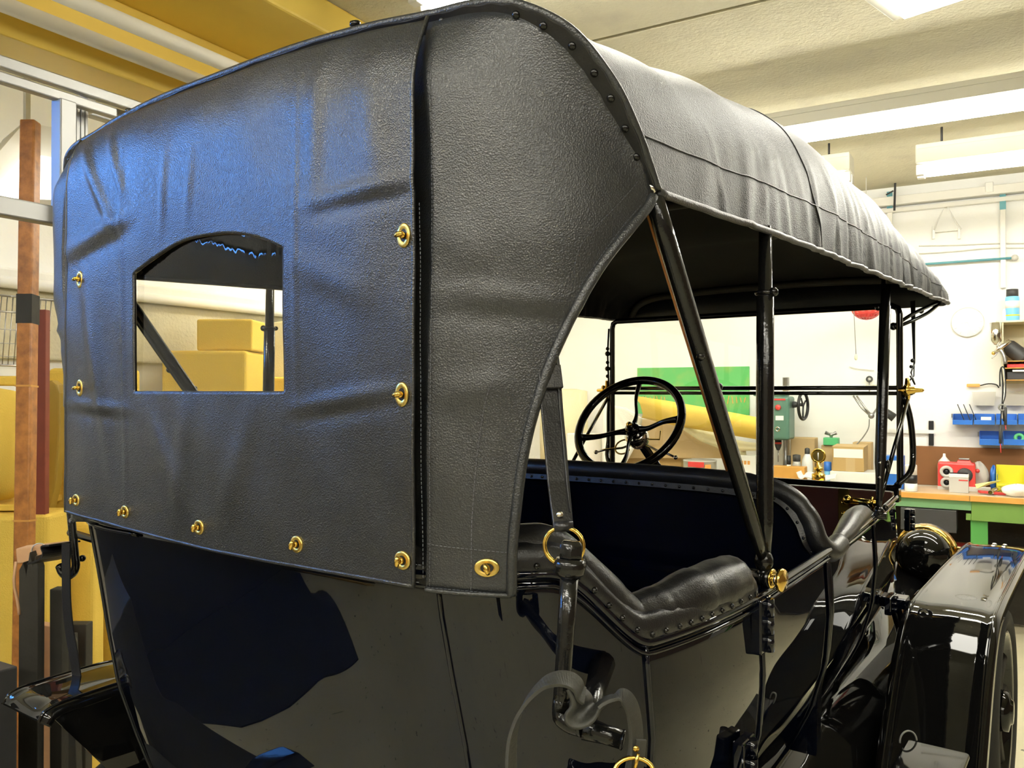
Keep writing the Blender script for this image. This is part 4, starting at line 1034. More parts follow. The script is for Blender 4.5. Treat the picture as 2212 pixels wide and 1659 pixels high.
for k in (-1, 0, 1): seg(RM, (p2.x + .026, p2.y + k * .014, 1.52), (p2.x + .026, p2.y + k * .014, 2.47), .003, .004, M['aluminium'], 'profile_rib', af)
xs_ = rX(182, 232, xr1 - .08); seg(RM, (xs_.x, xs_.y, xs_.z), (xs_.x, xs_.y + 1.4, xs_.z), .04, .05, M['aluminium'], 'rail', af, bevel=.004)
mk('clamp', G(RM).box(V(rX(188, 224, xr1 - .03)), (.05, .03, .06)), M['fixture'], af, bevel=.004)
a = rX(-60, 437, xr1 + .05); b = rX(160, 474, xr1 + .05); zz = (a.z + b.z) / 2
seg(RM, (a.x, -.2, zz), (a.x, 2.2, zz), .045, .055, M['aluminium'], 'rail', af, bevel=.005)
# timbers leaning at the side
a = atD(66, 262, 2.85); b = atD(52, 1250, 2.72); e = b + (b - a) * .9; e.z = .0
t = b + (b - a) * ((b.z - .002) / (a.z - b.z))
w = thing('wooden_post', 'varnished brown wooden post leaning upright left of the car', 'post', t)
yv = (a - t).normalized(); e2 = V(_r); e1 = e2.cross(yv).normalized(); R = Matrix((e2, e1, yv)).transposed()
mk('timber', G().box((a + t) / 2, (.052, .045, (a - t).length), 0, R), M['wood_varnish'], w, bevel=.006)
for f in (.45, .63): mk('tape_band', G().box(t + (a - t) * f, (.0535, .0465, .006), 0, R), M['wood_orange'], w)
q = atD(57, 520, 2.80); mk('dark_sleeve', G().box(t + (a - t) * .735, (.0535, .0465, .10), 0, R), M['wood_dark'], w)
a = atD(90, 670, 3.05); b = atD(88, 1190, 3.02)
t = V((b.x, b.y, 0)); w = thing('red_board', 'narrow red-brown board standing beside the varnished post', 'board', t)
mk('board', G().box(((a.x + t.x) / 2, (a.y + t.y) / 2, a.z / 2), (.047, .03, a.z), 0, Matrix.Rotation(YAW, 3, 'Z')), M['wood_red'], w, bevel=.003)
mk('saw_cut', G().box((a.x, a.y, a.z - .075), (.0475, .0305, .003), 0, Matrix.Rotation(YAW, 3, 'Z')), M['wood_dark'], w)
# trestle with a broken top
c = atD(70, 1228, 2.06); Rv = Matrix.Rotation(YAW, 3, 'Z')
t = thing('timber_trestle', 'dark worn timber upright with a pale wooden cross piece nailed on top', 'trestle', (c.x, c.y, 0))
def TR(p): return V((c.x, c.y, 0)) + Rv @ V(p)
zc = c.z
g = G(TR); g.prism([(-.022, -.02, 0), (.026, -.02, 0), (.026, -.02, zc + .005), (.018, -.02, zc + .035), (.012, -.02, zc + .01), (.004, -.02, zc + .045), (-.004, -.02, zc - .01), (-.012, -.02, zc + .02), (-.022, -.02, zc)], (0, .03, 0)); mk('upright', g, M['wood_dark'], t, bevel=.002)
g = G(TR); g.box((.015, .035, zc + .035), (.125, .05, .038), 0, Matrix.Rotation(radians(-6), 3, 'Y')); mk('cross_piece', g, M['wood_raw'], t, bevel=.003)
g = G(TR); g.tube(spline([(-.032, -.015, zc + .02), (-.034, -.02, zc - .03), (-.026, -.02, zc - .07), (-.020, -.02, zc - .11)], 8), .004, 6); mk('splinter', g, M['wood_raw'], t)
g = G(TR); g.torus((.01, .01, zc + .045), (.3, -1, .2), .016, .0016, 16, 6); mk('wire_loop', g, M['steel'], t)
seg(TR, (.045, .05, 0), (.040, .05, zc - .06), .035, .03, M['wood_dark'], 'side_batten', t, bevel=.002)
mk('foot', G(TR).box((0, .02, .03), (.08, .20, .06)), M['wood_dark'], t, bevel=.004)
# dark cabinet and crates low on the left behind the trestle
def rbox(name, label, cat, a, b, mats, bevel=.004, grp=None, T=RM):
    g = G(T).bx(a, b); return mk(name, g, mats, None, bevel=bevel, label=label, cat=cat, group=grp)
pA = atD(160, 1400, 2.45)
for k, (x, y, D, w_, d_, yaw, lean, lab) in enumerate(((118, 1350, 2.80, .10, .03, .5, .32, 'pale slanting board behind the hanging strap'), (172, 1345, 2.92, .07, .05, .3, .0, 'dark upright board behind the rear fender'), (142, 1370, 2.70, .06, .04, .7, -.12, 'black slanting board between the post and the fender'))):
    a = atD(x, y, D); b = V((a.x - lean * .5, a.y, 0)); axv = (a - b).normalized(); e2 = V(_r); e1 = e2.cross(axv).normalized(); e2 = axv.cross(e1) * -1
    mk('scrap_board', G().box((a + b) / 2, (w_, d_, (a - b).length), 0, Matrix((e2, e1, axv)).transposed()), M['wood_raw'] if k == 0 else M['wood_dark'], bevel=.003, label=lab, cat='board')
b0 = toR(atD(0, 1480, 1.85))
rbox('steel_box', 'dark grey steel box standing low at the left edge', 'box', (b0.x - .40, b0.y - .30, 0), (b0.x + .035, b0.y + .02, rX(0, 1438, b0.x).z), M['dark_grey'])
# foam slabs
def foam(name, label, px0, py0, px1, py1, D, thick, m, depth_=None, rnd=.02, zmin=None, lean=0, lift=0):
    a = atD(px0, py0, D); b = atD(px1, py1, D); w_ = abs(b.x - a.x) / cos(YAW) if False else (V((b.x, b.y, 0)) - V((a.x, a.y, 0))).length
    z1 = max(a.z, b.z); z0 = min(a.z, b.z) if zmin is None else zmin
    cc = (V((a.x, a.y, 0)) + V((b.x, b.y, 0))) / 2 + _d0 * thick / 2
    R = Matrix.Rotation(YAW, 3, 'Z')
    g = G(lambda p: V((cc.x, cc.y, (z0 + z1) / 2)) + R @ V(p)); g.box((0, 0, 0), (w_, thick, z1 - z0))
    return mk(name, g, m, bevel=rnd, seg=3, label=label, cat='foam')
FY = M['foam_yellow']
foam('foam_slab', 'large yellow foam slab standing behind the red board', 100, 795, 270, 1500, 3.35, .14, FY, zmin=.02)
mk('ochre_shape', G().prism([atD(x, y, 3.22) for x, y in ((96, 1112), (96, 822), (112, 822), (124, 832), (129, 850), (128, 960), (120, 1050), (110, 1090), (104, 1110))], _d * .05), M['yellow_dark'], bevel=.012, label='ochre rounded shape peeping out behind the red board', cat='foam')  # thin ochre piece, rounded on one side
foam('foam_slab', 'flat yellow foam slab lying on top of the pile at the left edge', -60, 812, 47, 833, 3.2, .4, FY, rnd=.008)
foam('foam_slab', 'upright yellow foam slab low behind the trestle', -50, 1112, 100, 1420, 3.0, .2, FY, zmin=.02)
foam('foam_slab', 'yellow foam slab behind the black rear fender', 100, 1130, 200, 1480, 3.18, .10, FY, zmin=.02)
c = atD(0, 960, 3.1); g = G(); rows = []
for x in (-.20, -.1, 0, .082):
    rows.append([c + _r * x + _z * (.20 * cos(a) * (1 - .0) - .0) + _d * (.18 * sin(a)) - _z * (.16 * max(0, x + .02) * cos(a)) for a in [pi * (-.55 + 1.1 * k / 20) - pi / 2 for k in range(21)]])
mk('foam_roll', G().loft([[c + _r * x + _z * (r_ * cos(a)) + _d * (r_ * .8 * sin(a)) for a in [2 * pi * k / 28 for k in range(28)]] for x, r_ in ((-.25, .20), (-.02, .215), (.04, .205), (.078, .17), (.092, .10), (.095, .0))], cu=True), FY, label='rolled yellow foam under the flat slab at the left edge', cat='foam')
foam('foam_slab', 'thick yellow foam slab under the rolled foam, at the left edge', -50, 1090, 40, 1104, 3.05, .3, FY, rnd=.005)
# wire basket
def wv(x, y): return rX(x, y, -3.55)
t = thing('wire_rack', 'wire mesh rack against the left wall above the foam', 'rack', RM(V(wv(40, 800))))
g = G(RM); A = wv(-40, 634); B = wv(118, 632); z0, z1 = wv(40, 790).z, A.z
mk('top_wire', G(RM).tube([(A.x, A.y, z1), (A.x, B.y, z1)], .005, 6), M['steel'], t); mk('bottom_wire', G(RM).tube([(A.x, A.y, z0), (A.x, B.y - .1, z0)], .005, 6), M['steel'], t)
zm = wv(20, 674).z; g.tube([(A.x, A.y, zm), (A.x, wv(46, 674).y, zm)], .004, 6)
mk('middle_wire', g, M['steel'], t)
ws0 = None
for k in range(13):
    y = A.y + (B.y - A.y) * (k + .4) / 13
    o = mk('wire', G(RM).tube([(A.x, y, z1), (A.x + .0, y - .02, z0)], .0022, 5), M['steel'], t)
for zz in (wv(20, 712).z, wv(20, 742).z, wv(20, 770).z): mk('wire', G(RM).tube([(A.x, A.y, zz), (A.x, wv(46, 700).y, zz)], .002, 5), M['steel'], t)
# foam and cardboard seen through the rear window
foam('foam_block', 'yellow foam block on top of the pile, seen through the rear window', 424, 689, 545, 775, 4.36, .30, FY, rnd=.012, zmin=1.7655)
foam('foam_block', 'wide pale yellow foam block, seen low through the rear window', 348, 757, 532, 860, 4.3, .4, FY, rnd=.02, zmin=.02)
foam('foam_block', 'pale yellow foam block at the right bottom of the rear window', 546, 814, 660, 870, 4.74, .2, FY, rnd=.02, zmin=.02)
mk('foam_sheet', G().prism([atD(x, y, 4.97) for x, y in ((562, 700), (640, 690), (640, 870), (600, 818), (590, 820))] , _d * .03), M['foam_cream'], bevel=.006, label='tan sheet leaning at the wall, right side of the rear window', cat='foam')

# ------------------------------------------------------------------ workbench along the back wall
ZB = .90
fe = rZ(2000, 1066, ZB).y
bl_, br_ = -3.5, 3.4
wb = thing('workbench', 'long workbench with an orange edged wooden top on a green frame', 'workbench', RM((.5, 6.0, 0)))
mk('worktop', G(RM).bx((bl_, fe + .02, ZB - .035), (br_, YB - .01, ZB)), M['worktop'], wb, bevel=.002)
for a, b in ((bl_, rY(2094, 1080, fe).x), (rY(2094, 1080, fe).x + .003, br_)):
    mk('edge_board', G(RM).bx((a, fe, ZB - .034), (b, fe + .02, ZB + .001)), M['wood_orange'], wb, bevel=.002)
xs1 = rY(2098, 1100, fe).x
zA = rY(2000, 1090, fe).z; zB_ = rY(2150, 1120, fe).z
mk('apron', G(RM).bx((bl_, fe + .03, ZB - .095), (xs1 + .02, fe + .05, ZB - .035)), M['green_light'], wb, bevel=.003)
mk('apron', G(RM).bx((xs1, fe + .02, ZB - .155), (br_, fe + .06, ZB - .035)), M['green_bench'], wb, bevel=.004)
mk('apron_step', G(RM).bx((xs1 - .03, fe + .03, ZB - .155), (xs1, fe + .06, ZB - .115)), M['green_bench'], wb, bevel=.003)
lx = rY(2096, 1140, fe).x; lx2 = rY(2134, 1140, fe).x
mk('leg', G(RM).bx((lx, fe + .04, 0), (lx2, fe + .12, ZB - .15)), M['green_leg'], wb, bevel=.004)
for x in (-3.3, -1.2, br_ - .2): mk('leg', G(RM).bx((x, fe + .04, 0), (x + .11, fe + .12, ZB - .09)), M['green_leg'], wb, bevel=.004)
dx0, dx1 = rY(1945, 1110, fe).x, rY(2066, 1110, fe).x
dr = mk('drawer', G(RM).bx((dx0, fe + .01, ZB - .24), (dx1, YB - .3, ZB - .10)), M['dark_grey'], wb, bevel=.003)
mk('lower_shelf', G(RM).bx((bl_, fe + .1, .50), (br_, YB - .05, .53)), M['wood_raw'], wb)
mk('back_panel', G(RM).bx((bl_, YB - .06, .02), (br_, YB - .02, ZB - .04)), M['wood_dark'], wb)
# clutter under the bench seen beside the lamp
def onbench(px, py, z=ZB): return rZ(px, py, z)
def bench_box(name, label, cat, px0, px1, ytop, ybase, m, dep=.12, yr=None, bevel=.004, grp=None, yaw=0, z0=ZB):
    """front face seen between px0..px1 and ytop..ybase"""
    pc = onbench((px0 + px1) / 2, ybase, z0) if yr is None else rY((px0 + px1) / 2, ybase, yr)
    y = pc.y; a, b = rY(px0, ybase, y), rY(px1, ybase, y); zt = rY((px0 + px1) / 2, ytop, y).z
    w_ = b.x - a.x
    R = Matrix.Rotation(yaw, 3, 'Z')
    def T(q): q = R @ V(q); return RM((pc.x + q.x, y + q.y, z0 + .0008 + q.z))
    t = thing(name, label, cat, T((0, dep / 2, 0)), grp)
    mk('body', G(T).bx((-w_ / 2, 0, 0), (w_ / 2, dep, zt - z0)), M[m] if isinstance(m, str) else m, t, bevel=bevel)
    return t, T, w_, zt - z0
def bench_lathe(name, label, cat, px, ytop, ybase, prof, mats, ms=None, yr=None, grp=None, wpx=None, n=20, parts=None, z0=ZB):
    """prof: (radius share of half width, height share)"""
    pc = onbench(px, ybase, z0) if yr is None else rY(px, ybase, yr)
    y = pc.y; H_ = rY(px, ytop, y).z - z0; r_ = wpx / 2 * pxm(V((pc.x, y, 1.2)))
    o = V((pc.x, y, z0 + .0008))
    t = thing(name, label, cat, RM(o), grp)
    for nm, mm, p0, p1 in parts:
        pr = [(max(a * r_, 0), b * H_) for a, b in prof[p0:p1]]
        mk(nm, G(RM).lathe(pr, o, n=n), M[mm], t)
    return t, o, r_, H_
# red tool with round sockets
t, T, w_, h_ = bench_box('red_machine', 'red plastic machine with round grey sockets on the bench', 'machine', 2025, 2107, 1000, 1059, 'red_plastic', .11, bevel=.012)
for x, z, r_ in ((-.26, .66, .19), (-.26, .26, .17)):
    s_ = mk('socket', G(T).torus((x * w_, -.006, z * h_), (0, -1, 0), r_ * w_ * .72, r_ * w_ * .26, 24, 8), M['grey_plastic'], t)
    mk('socket_hole', G(T).lathe([(r_ * w_ * .62, 0), (0, .003)], (x * w_, -.004, z * h_), (0, -1, 0), 18), M['black_plastic'], s_)
mk('speaker_dome', G(T).lathe([(.22 * w_, -.004), (.2 * w_, .006), (.12 * w_, .012), (0, .014)], (.22 * w_, 0, .56 * h_), (0, -1, 0), 20), M['dark_grey'], t)
mk('top_hump', G(T).box((.2 * w_, .05, 1.03 * h_), (.42 * w_, .09, .12 * h_), 0, None, .8), M['red_plastic'], t, bevel=.004)
mk('top_plate', G(T).box((.2 * w_, .05, 1.13 * h_), (.28 * w_, .06, .05 * h_)), M['steel'], t, bevel=.002)
mk('base_strip', G(T).bx((-.5 * w_, -.003, 0), (.1 * w_, 0, .12 * h_)), M['grey_plastic'], t)
mk('side_knob', G(T).sphere((.55 * w_, .03, .72 * h_), .014, 10), M['red_plastic'], t)
# squeeze bottle standing behind it
bench_lathe('glue_bottle', 'white squeeze bottle with a green band behind the red machine', 'bottle', 2040, 980, 1050, [(.9, 0), (.95, .05), (.95, .55), (.98, .55), (.98, .66), (.95, .66), (.8, .78), (.35, .88), (.22, .92), (.18, 1), (0, 1)], None, yr=6.31, wpx=27, parts=(('bottle', 'white_plastic', 0, 3), ('band', 'green_bright', 3, 5), ('nozzle', 'white_plastic', 5, 11)))
t, T, w_, h_ = bench_box('grey_box', 'small light grey box with a red stripe before the red machine', 'box', 2050, 2092, 1024, 1065, 'grey_plastic', .08, bevel=.002)
mk('lid', G(T).bx((-w_ / 2 - .001, -.002, h_ * .80), (w_ / 2 + .001, .082, h_)), M['white_plastic'], t, bevel=.003)
mk('stripe', G(T).bx((0, -.0008, h_ * .64), (w_ * .47, 0, h_ * .70)), M['red_plastic'], t)
bench_box('red_stopper', 'small red plastic stopper lying right of the grey box', 'cap', 2092, 2108, 1042, 1050, 'red_plastic', .04, bevel=.004)
t, T, w_, h_ = bench_box('white_tub', 'small white plastic tub right of the red machine', 'tub', 2108, 2136, 1036, 1052, 'white_plastic', .07, bevel=.004)
mk('ball_lid', G(T).sphere((-w_ * .18, .03, h_), .018, 12), M['white_plastic'], t)
bench_box('yellow_box', 'small yellow box behind the chrome socket', 'box', 2137, 2169, 1032, 1054, 'yellow_plastic', .07)
t, T, w_, h_ = bench_box('paper_stack', 'white papers lying in front of the white tub', 'paper', 2090, 2140, 1054, 1063, 'paper', .07, bevel=.001)
# folded papers and red folder
c = rY(2140, 1030, 6.0); c.z = ZB
def TP(q): return RM(c + Matrix.Rotation(.3, 3, 'Z') @ V(q))
mk('yellow_paper', G(TP).prism([(-.07, .03, .03), (.0, .01, .075), (.06, .02, .085), (.06, .07, .07), (-.07, .07, .05)], (0, 0, .004)), M['paper_yellow'], label='yellow and white sheet propped on the bench behind the boxes', cat='paper')
mk('red_folder', G(TP).box((.0, -.02, .012), (.15, .04, .016), 0, Matrix.Rotation(.08, 3, 'Y')), M['red_plastic'], bevel=.003, label='flat red folder under the yellow sheet', cat='folder')
# spray jar white and black
bench_lathe('spray_can', 'white and black spray can standing on the bench by the windshield', 'can', 1968, 1004, 1061, [(.95, 0), (1, .02), (1, .30), (1, .30), (1, .62), (.98, .62), (.98, .64), (.96, .64), (.96, .97), (.9, 1), (0, 1)], None, wpx=25, parts=(('label_band', 'white_plastic', 0, 3), ('dark_band', 'black_plastic', 3, 5), ('seam', 'grey_plastic', 5, 7), ('cap', 'white_plastic', 7, 11)))
# blue and white carton
t, T, w_, h_ = bench_box('blue_carton', 'blue and white carton behind the front post', 'box', 1908, 1952, 985, 1050, 'blue_plastic', .10, yr=6.0, bevel=.003)
mk('white_label', G(T).bx((-w_ * .5 - .001, -.001, h_ * .45), (w_ * .42, 0, h_ * .86)), M['paper'], t)
# yellow open bin with parts
t, T, w_, h_ = bench_box('yellow_bin', 'yellow open parts bin at the right edge of the bench', 'bin', 2152, 2216, 1050, 1054, 'yellow_plastic', .17, yr=6.14)
mk('back_wall', G(T).bx((-w_ / 2, .165, 0), (w_ / 2, .17, .165)), M['yellow_plastic'], t, bevel=.002)
for s in (-1, 1): mk('side_wall', G(T).prism([(s * w_ / 2, 0, 0), (s * w_ / 2, .17, 0), (s * w_ / 2, .17, .165), (s * w_ / 2, .10, .14), (s * w_ / 2, 0, .05)], (-s * .004, 0, 0)), M['yellow_plastic'], t)
mk('front_wall', G(T).bx((-w_ / 2, 0, 0), (w_ / 2, .005, .055)), M['yellow_plastic'], t, bevel=.002)
# plastic bags
def blob(name, label, cat, px, py, yr, sx, sy, sz, m, seed, z0=ZB):
    rd = random.Random(seed); p = rY(px, py, yr); g = G(RM); ph = [rd.uniform(0, 6) for _ in range(6)]
    rows = []
    for i in range(13):
        th = pi * i / 12; row = []
        for k in range(20):
            a = 2 * pi * k / 20; f = 1 + .16 * sin(3 * a + ph[0] + 2 * th) + .12 * sin(5 * a + ph[1]) * sin(3 * th + ph[2]) + .08 * sin(9 * a + ph[3])
            row.append((p.x + sx * sin(th) * cos(a) * f, p.y + sy * sin(th) * sin(a) * f, max(z0 + .001, z0 + sz * (.5 - .5 * cos(th)) * (1 + .1 * sin(4 * a + ph[4])))))
        rows.append(row)
    return mk(name, g.loft(rows, cu=True), M[m], label=label, cat=cat)
blob('plastic_bag', 'crumpled clear plastic bag behind the red machine', 'bag', 2116, 1010, 6.28, .055, .05, .17, 'clear_plastic', 3)
blob('plastic_bag', 'small bag with blue contents beside the yellow bin', 'bag', 2146, 1010, 6.30, .022, .03, .15, 'blue_plastic', 5)
blob('white_wrap', 'crumpled white wrapping before the yellow bin', 'wrap', 2196, 1040, 5.93, .07, .05, .075, 'foam_white', 8)
# chrome socket and spanner on the bench
def lay(name, label, cat, a, b, prof, m, zr):
    A = onbench(*a, ZB + zr); B = onbench(*b, ZB + zr); L = (B - A).length
    return mk(name, G(RM).lathe([(r_, h * L) for r_, h in prof], A, (B - A), 14), M[m], label=label, cat=cat)
lay('ratchet_socket', 'chrome socket head lying at the bench edge', 'tool', (2139, 1064), (2161, 1056), [(.012, 0), (.014, .05), (.014, .3), (.019, .34), (.021, .7), (.019, 1), (0, 1)], 'nickel', .021)
lay('spanner', 'grey steel spanner lying right of the chrome socket', 'tool', (2166, 1066), (2184, 1058), [(.005, 0), (.008, .05), (.007, .8), (.010, .85), (.010, 1), (0, 1)], 'steel', .010)
# brown board at the wall
A = rY(1972, 963, YB - .03); B = rY(2230, 963, YB - .03)
mk('back_board', G(RM).bx((A.x, YB - .03, ZB + .001), (B.x + .5, YB - .005, A.z)), M['brown_board'], label='brown board standing along the wall behind the bench', cat='board', bevel=.003)
# left part of the bench
t, T, w_, h_ = bench_box('cardboard_box', 'cardboard box with a white label on its front', 'box', 1798, 1866, 966, 1022, 'cardboard_dark', .20, yr=5.95, z0=rY(1840, 1020, 5.93).z + .001)
mk('label', G(T).bx((-w_ * .46, -.001, h_ * .56), (w_ * .47, 0, h_ * .92)), M['paper'], t)
mk('tape', G(T).bx((-w_ * .07, -.0006, 0), (w_ * .22, 0, h_ * .55)), M['cardboard'], t)
mk('flap', G(T).box((0, .10, h_ + .004), (w_ * 1.02, .20, .004), 0, Matrix.Rotation(.03, 3, 'X')), M['cardboard'], t)
bench_box('cardboard_box', 'tall plain cardboard box behind the labelled one', 'box', 1842, 1882, 956, 1045, 'cardboard', .12, yr=6.25)
bench_box('cardboard_box', 'pale cardboard box left of the labelled one, under the green vise', 'box', 1774, 1800, 962, 1045, 'cardboard', .14, yr=6.22)
bench_box('cardboard_box', 'open pale cardboard box behind the white bottle', 'box', 1708, 1760, 946, 1045, 'cardboard', .13, yr=6.245)
t, T, w_, h_ = bench_box('white_box', 'flat white box under the labelled cardboard box', 'box', 1792, 1890, 1020, 1046, 'white_plastic', .24, yr=5.93, bevel=.004)
t, T, w_, h_ = bench_box('green_vise', 'small green clamp with a metal lever on top of the boxes', 'clamp', 1778, 1810, 946, 962, 'green_bright', .08, yr=6.2, z0=rY(1790, 962, 6.2).z)
g = G(T); g.sphere((0, .03, h_ + .02), .016, 10); g.tube([(-.04, .03, h_ + .035), (0, .03, h_ + .02), (.035, .03, h_ + .035)], [.014, .008, .014], 8); g.tube([(0, .03, h_), (0, .03, h_ + .02)], .01, 8); mk('lever', g, M['steel'], t)
bench_lathe('white_bottle', 'white plastic bottle with a grey cap before the open box', 'bottle', 1744, 967, 1040, [(.95, 0), (1, .04), (1, .5), (1, .5), (.92, .66), (.5, .8), (.42, .82), (.42, .82), (.46, .84), (.46, .97), (0, 1)], None, yr=6.05, wpx=23, parts=(('bottle', 'white_plastic', 0, 7), ('cap', 'dark_grey', 7, 11)))
bench_lathe('grey_jar', 'grey glass jar left of the white bottle', 'jar', 1721, 981, 1040, [(.9, 0), (1, .04), (1, .66), (.8, .74), (.8, .74), (.95, .76), (.95, .97), (0, 1)], None, yr=6.05, wpx=17, parts=(('jar', 'grey_plastic', 0, 4), ('lid', 'dark_grey', 4, 8)))
bench_lathe('small_bottle', 'small bottle with a black cap left of the grey jar', 'bottle', 1704, 984, 1040, [(1, 0), (1, .6), (.7, .68), (.7, .68), (.8, .7), (.8, 1), (0, 1)], None, yr=5.93, wpx=11, parts=(('bottle', 'white_plastic', 0, 3), ('cap', 'black_plastic', 3, 7)))
bench_lathe('blue_cap_jar', 'small jar with a bright blue lid beside the cardboard box', 'jar', 1788, 997, 1040, [(1, 0), (1, .6), (1, .6), (1.1, .62), (1.1, .98), (0, 1)], None, yr=6.0, wpx=14, parts=(('jar', 'blue_light', 0, 2), ('lid', 'blue_plastic', 2, 6)))
bench_box('wood_block', 'orange wooden block on the bench before the drill press', 'block', 1668, 1738, 1008, 1040, 'wood_orange', .09, yr=5.86)
p = rY(1745, 1028, 5.84)
mk('white_cloth', G(RM).ribbon(spline([(p.x - .055, p.y, p.z + .03), (p.x - .035, p.y, p.z - .005), (p.x, p.y, p.z + .008), (p.x + .09, p.y, p.z - .01), (p.x + .18, p.y, p.z + .006)], 20), (.1, 1, .25), .1, .008), M['paper'], label='rumpled white cloth lying before the white bottle', cat='cloth')
# tins behind the front seat
t, o, r_, h_ = bench_lathe('paint_tin', 'grey white tin with a red lid handle behind the front seat', 'tin', 1512, 992, 1045, [(1, 0), (1, .02), (1, .90), (1.02, .91), (1.02, .96), (.96, .97), (.94, .93), (0, .93)], None, yr=5.9, wpx=70, parts=(('tin', 'grey_plastic', 0, 8),))
mk('red_blob', G(RM).box((o.x + .01, o.y - r_ - .004, o.z + h_ * .80), (r_ * 1.0, .006, h_ * .25)), M['red_plastic'], t, bevel=.002)
mk('red_drip', G(RM).box((o.x + .025, o.y - r_ * .98 - .004, o.z + h_ * .5), (r_ * .3, .006, h_ * .45)), M['red_plastic'], t, bevel=.002)
mk('orange_label', G(RM).box((o.x + r_ * .72, o.y - r_ * .72, o.z + h_ * .55), (.004, r_ * .4, h_ * .5), 0, Matrix.Rotation(-.8, 3, 'Z')), M['orange_paint'], t)
t, T, w_, h_ = bench_box('solvent_can', 'square white can with a red cap and orange hazard squares', 'can', 1588, 1633, 984, 1045, 'white_plastic', .12, yr=5.9, bevel=.006)
mk('label', G(T).bx((-w_ * .46, -.0008, h_ * .1), (w_ * .28, 0, h_ * .86)), M['paper'], t)
for k in range(4): mk('hazard_square', G(T).bx((-w_ * .40 + k * w_ * .165, -.0016, h_ * .66), (-w_ * .40 + k * w_ * .165 + w_ * .12, -.0008, h_ * .80)), M['orange_paint'], t)
mk('neck', G(T).lathe([(.022, 0), (.020, .03)], (-w_ * .2, .05, h_), n=14), M['foam_cream'], t)
mk('cap', G(T).lathe([(.021, .028), (.021, .055), (0, .056)], (-w_ * .2, .05, h_), n=14), M['red_plastic'], t)
bench_lathe('dark_bottle', 'dark bottle right of the solvent can', 'bottle', 1641, 968, 1045, [(1, 0), (1, .7), (.5, .86), (.5, .86), (.5, 1), (0, 1)], None, yr=6.1, wpx=19, parts=(('bottle', 'dark_grey', 0, 3), ('cap', 'black_plastic', 3, 6)))
bench_box('cardboard_box', 'low cardboard box under the beige board behind the steering wheel', 'box', 1330, 1470, 978, 1045, 'cardboard_dark', .25, yr=6.05)
# drill press
yd = 6.1
def dp(x, y): return rY(x, y, yd)
c = dp(1678, 860); t = thing('drill_press', 'green bench drill press with a black feed wheel', 'drill press', RM((c.x, yd, ZB)))
a = dp(1640, 948); b = dp(1711, 856)
mk('head', G(RM).bx((a.x, yd - .10, a.z), (b.x, yd + .10, b.z)), M['green_machine'], t, bevel=.02, seg=3)
hd = [o for o in bpy.data.objects if o.name.startswith('head') and o.parent == t][0]
fy = yd - .101
def dq(x, y): return rY(x, y, fy)
p = dq(1681, 880); mk('stop_button', G(RM).lathe([(.020, 0), (.020, .012), (.013, .018), (0, .019)], p, (0, -1, 0), 16), M['red_plastic'], hd)
p = dq(1683, 863); mk('red_nameplate', G(RM).box(p, (.085, .003, .012)), M['red_plastic'], hd)
p = dq(1684, 903); mk('rating_plate', G(RM).box(p, (.055, .003, .032)), M['paper'], hd)
p = dq(1680, 927); mk('dial', G(RM).torus(p, (0, -1, 0), .014, .005, 18, 8), M['nickel'], hd)
p = dp(1690, 900); col = mk('column', G(RM).tube([(p.x, yd + .12, ZB + .03), (p.x, yd + .12, dp(1690, 815).z)], .024, 16), M['steel'], t)
mk('belt_cover', G(RM).bx((a.x - .03, yd - .06, dp(1680, 856).z), (dp(1700, 850).x, yd + .10, dp(1680, 850).z)), M['green_machine'], t, bevel=.01)
p = dp(1681, 950); mk('chuck', G(RM).lathe([(.010, -.075), (.021, -.05), (.024, -.035), (.024, 0)], p, n=16), M['dark_grey'], t)
mk('chuck_ring', G(RM).lathe([(.025, -.030), (.025, -.016)], p, n=16), M['red_plastic'], t)
mk('drill_bit', G(RM).tube([p + V((0, 0, -.075)), p + V((0, 0, -.16))], .004, 8), M['steel'], t)
mk('base_plate', G(RM).bx((p.x - .08, yd - .13, ZB + .001), (p.x + .06, yd + .15, ZB + .03)), M['steel'], t, bevel=.004)
p = dp(1713, 874); q = dp(1722, 872); mk('feed_shaft', G(RM).lathe([(.026, 0), (.022, .02), (.012, .04), (.012, .075)], p, (1, 0, 0), 14), M['dark_grey'], t)
wc = dp(1735, 877); mk('feed_wheel', G(RM).torus(wc, (1, -.15, 0), .095, .011, 30, 10), M['black_plastic'], t)
for k in range(3):
    an = k * 2 * pi / 3 + .4; mk('wheel_spoke', G(RM).tube([wc, wc + V((.0, .092 * cos(an), .092 * sin(an)))], .006, 6), M['black_plastic'], t)
# ------------------------------------------------------------------ things on the back wall
yw = YB - .004
def wl(x, y, k=0): return rY(x, y, yw - k)
# green board with worn orange lettering
a = wl(1377, 795, .02); b = wl(1618, 795, .02); zl = wl(1618, 897, .02).z
t = thing('green_sign', 'green painted sign board with worn orange lettering on the white wall', 'sign', RM((a.x + .4, YB - .02, zl)))
mk('board', G(RM).bx((a.x, YB - .03, zl), (b.x, YB - .003, a.z)), M['green_sign'], t, bevel=.002)
rd = random.Random(4)
for x in list(range(1546, 1612, 9)) + [1372 + k * 8 for k in range(2, 9)]:
    p = wl(x, 861, .031); hgt = rd.uniform(.035, .065)
    mk('letter_stroke', G(RM).box(p + V((0, 0, -.01)), (.006, .002, hgt), 0, Matrix.Rotation(rd.uniform(-.3, .3), 3, 'Y')), M['orange_paint'], t)
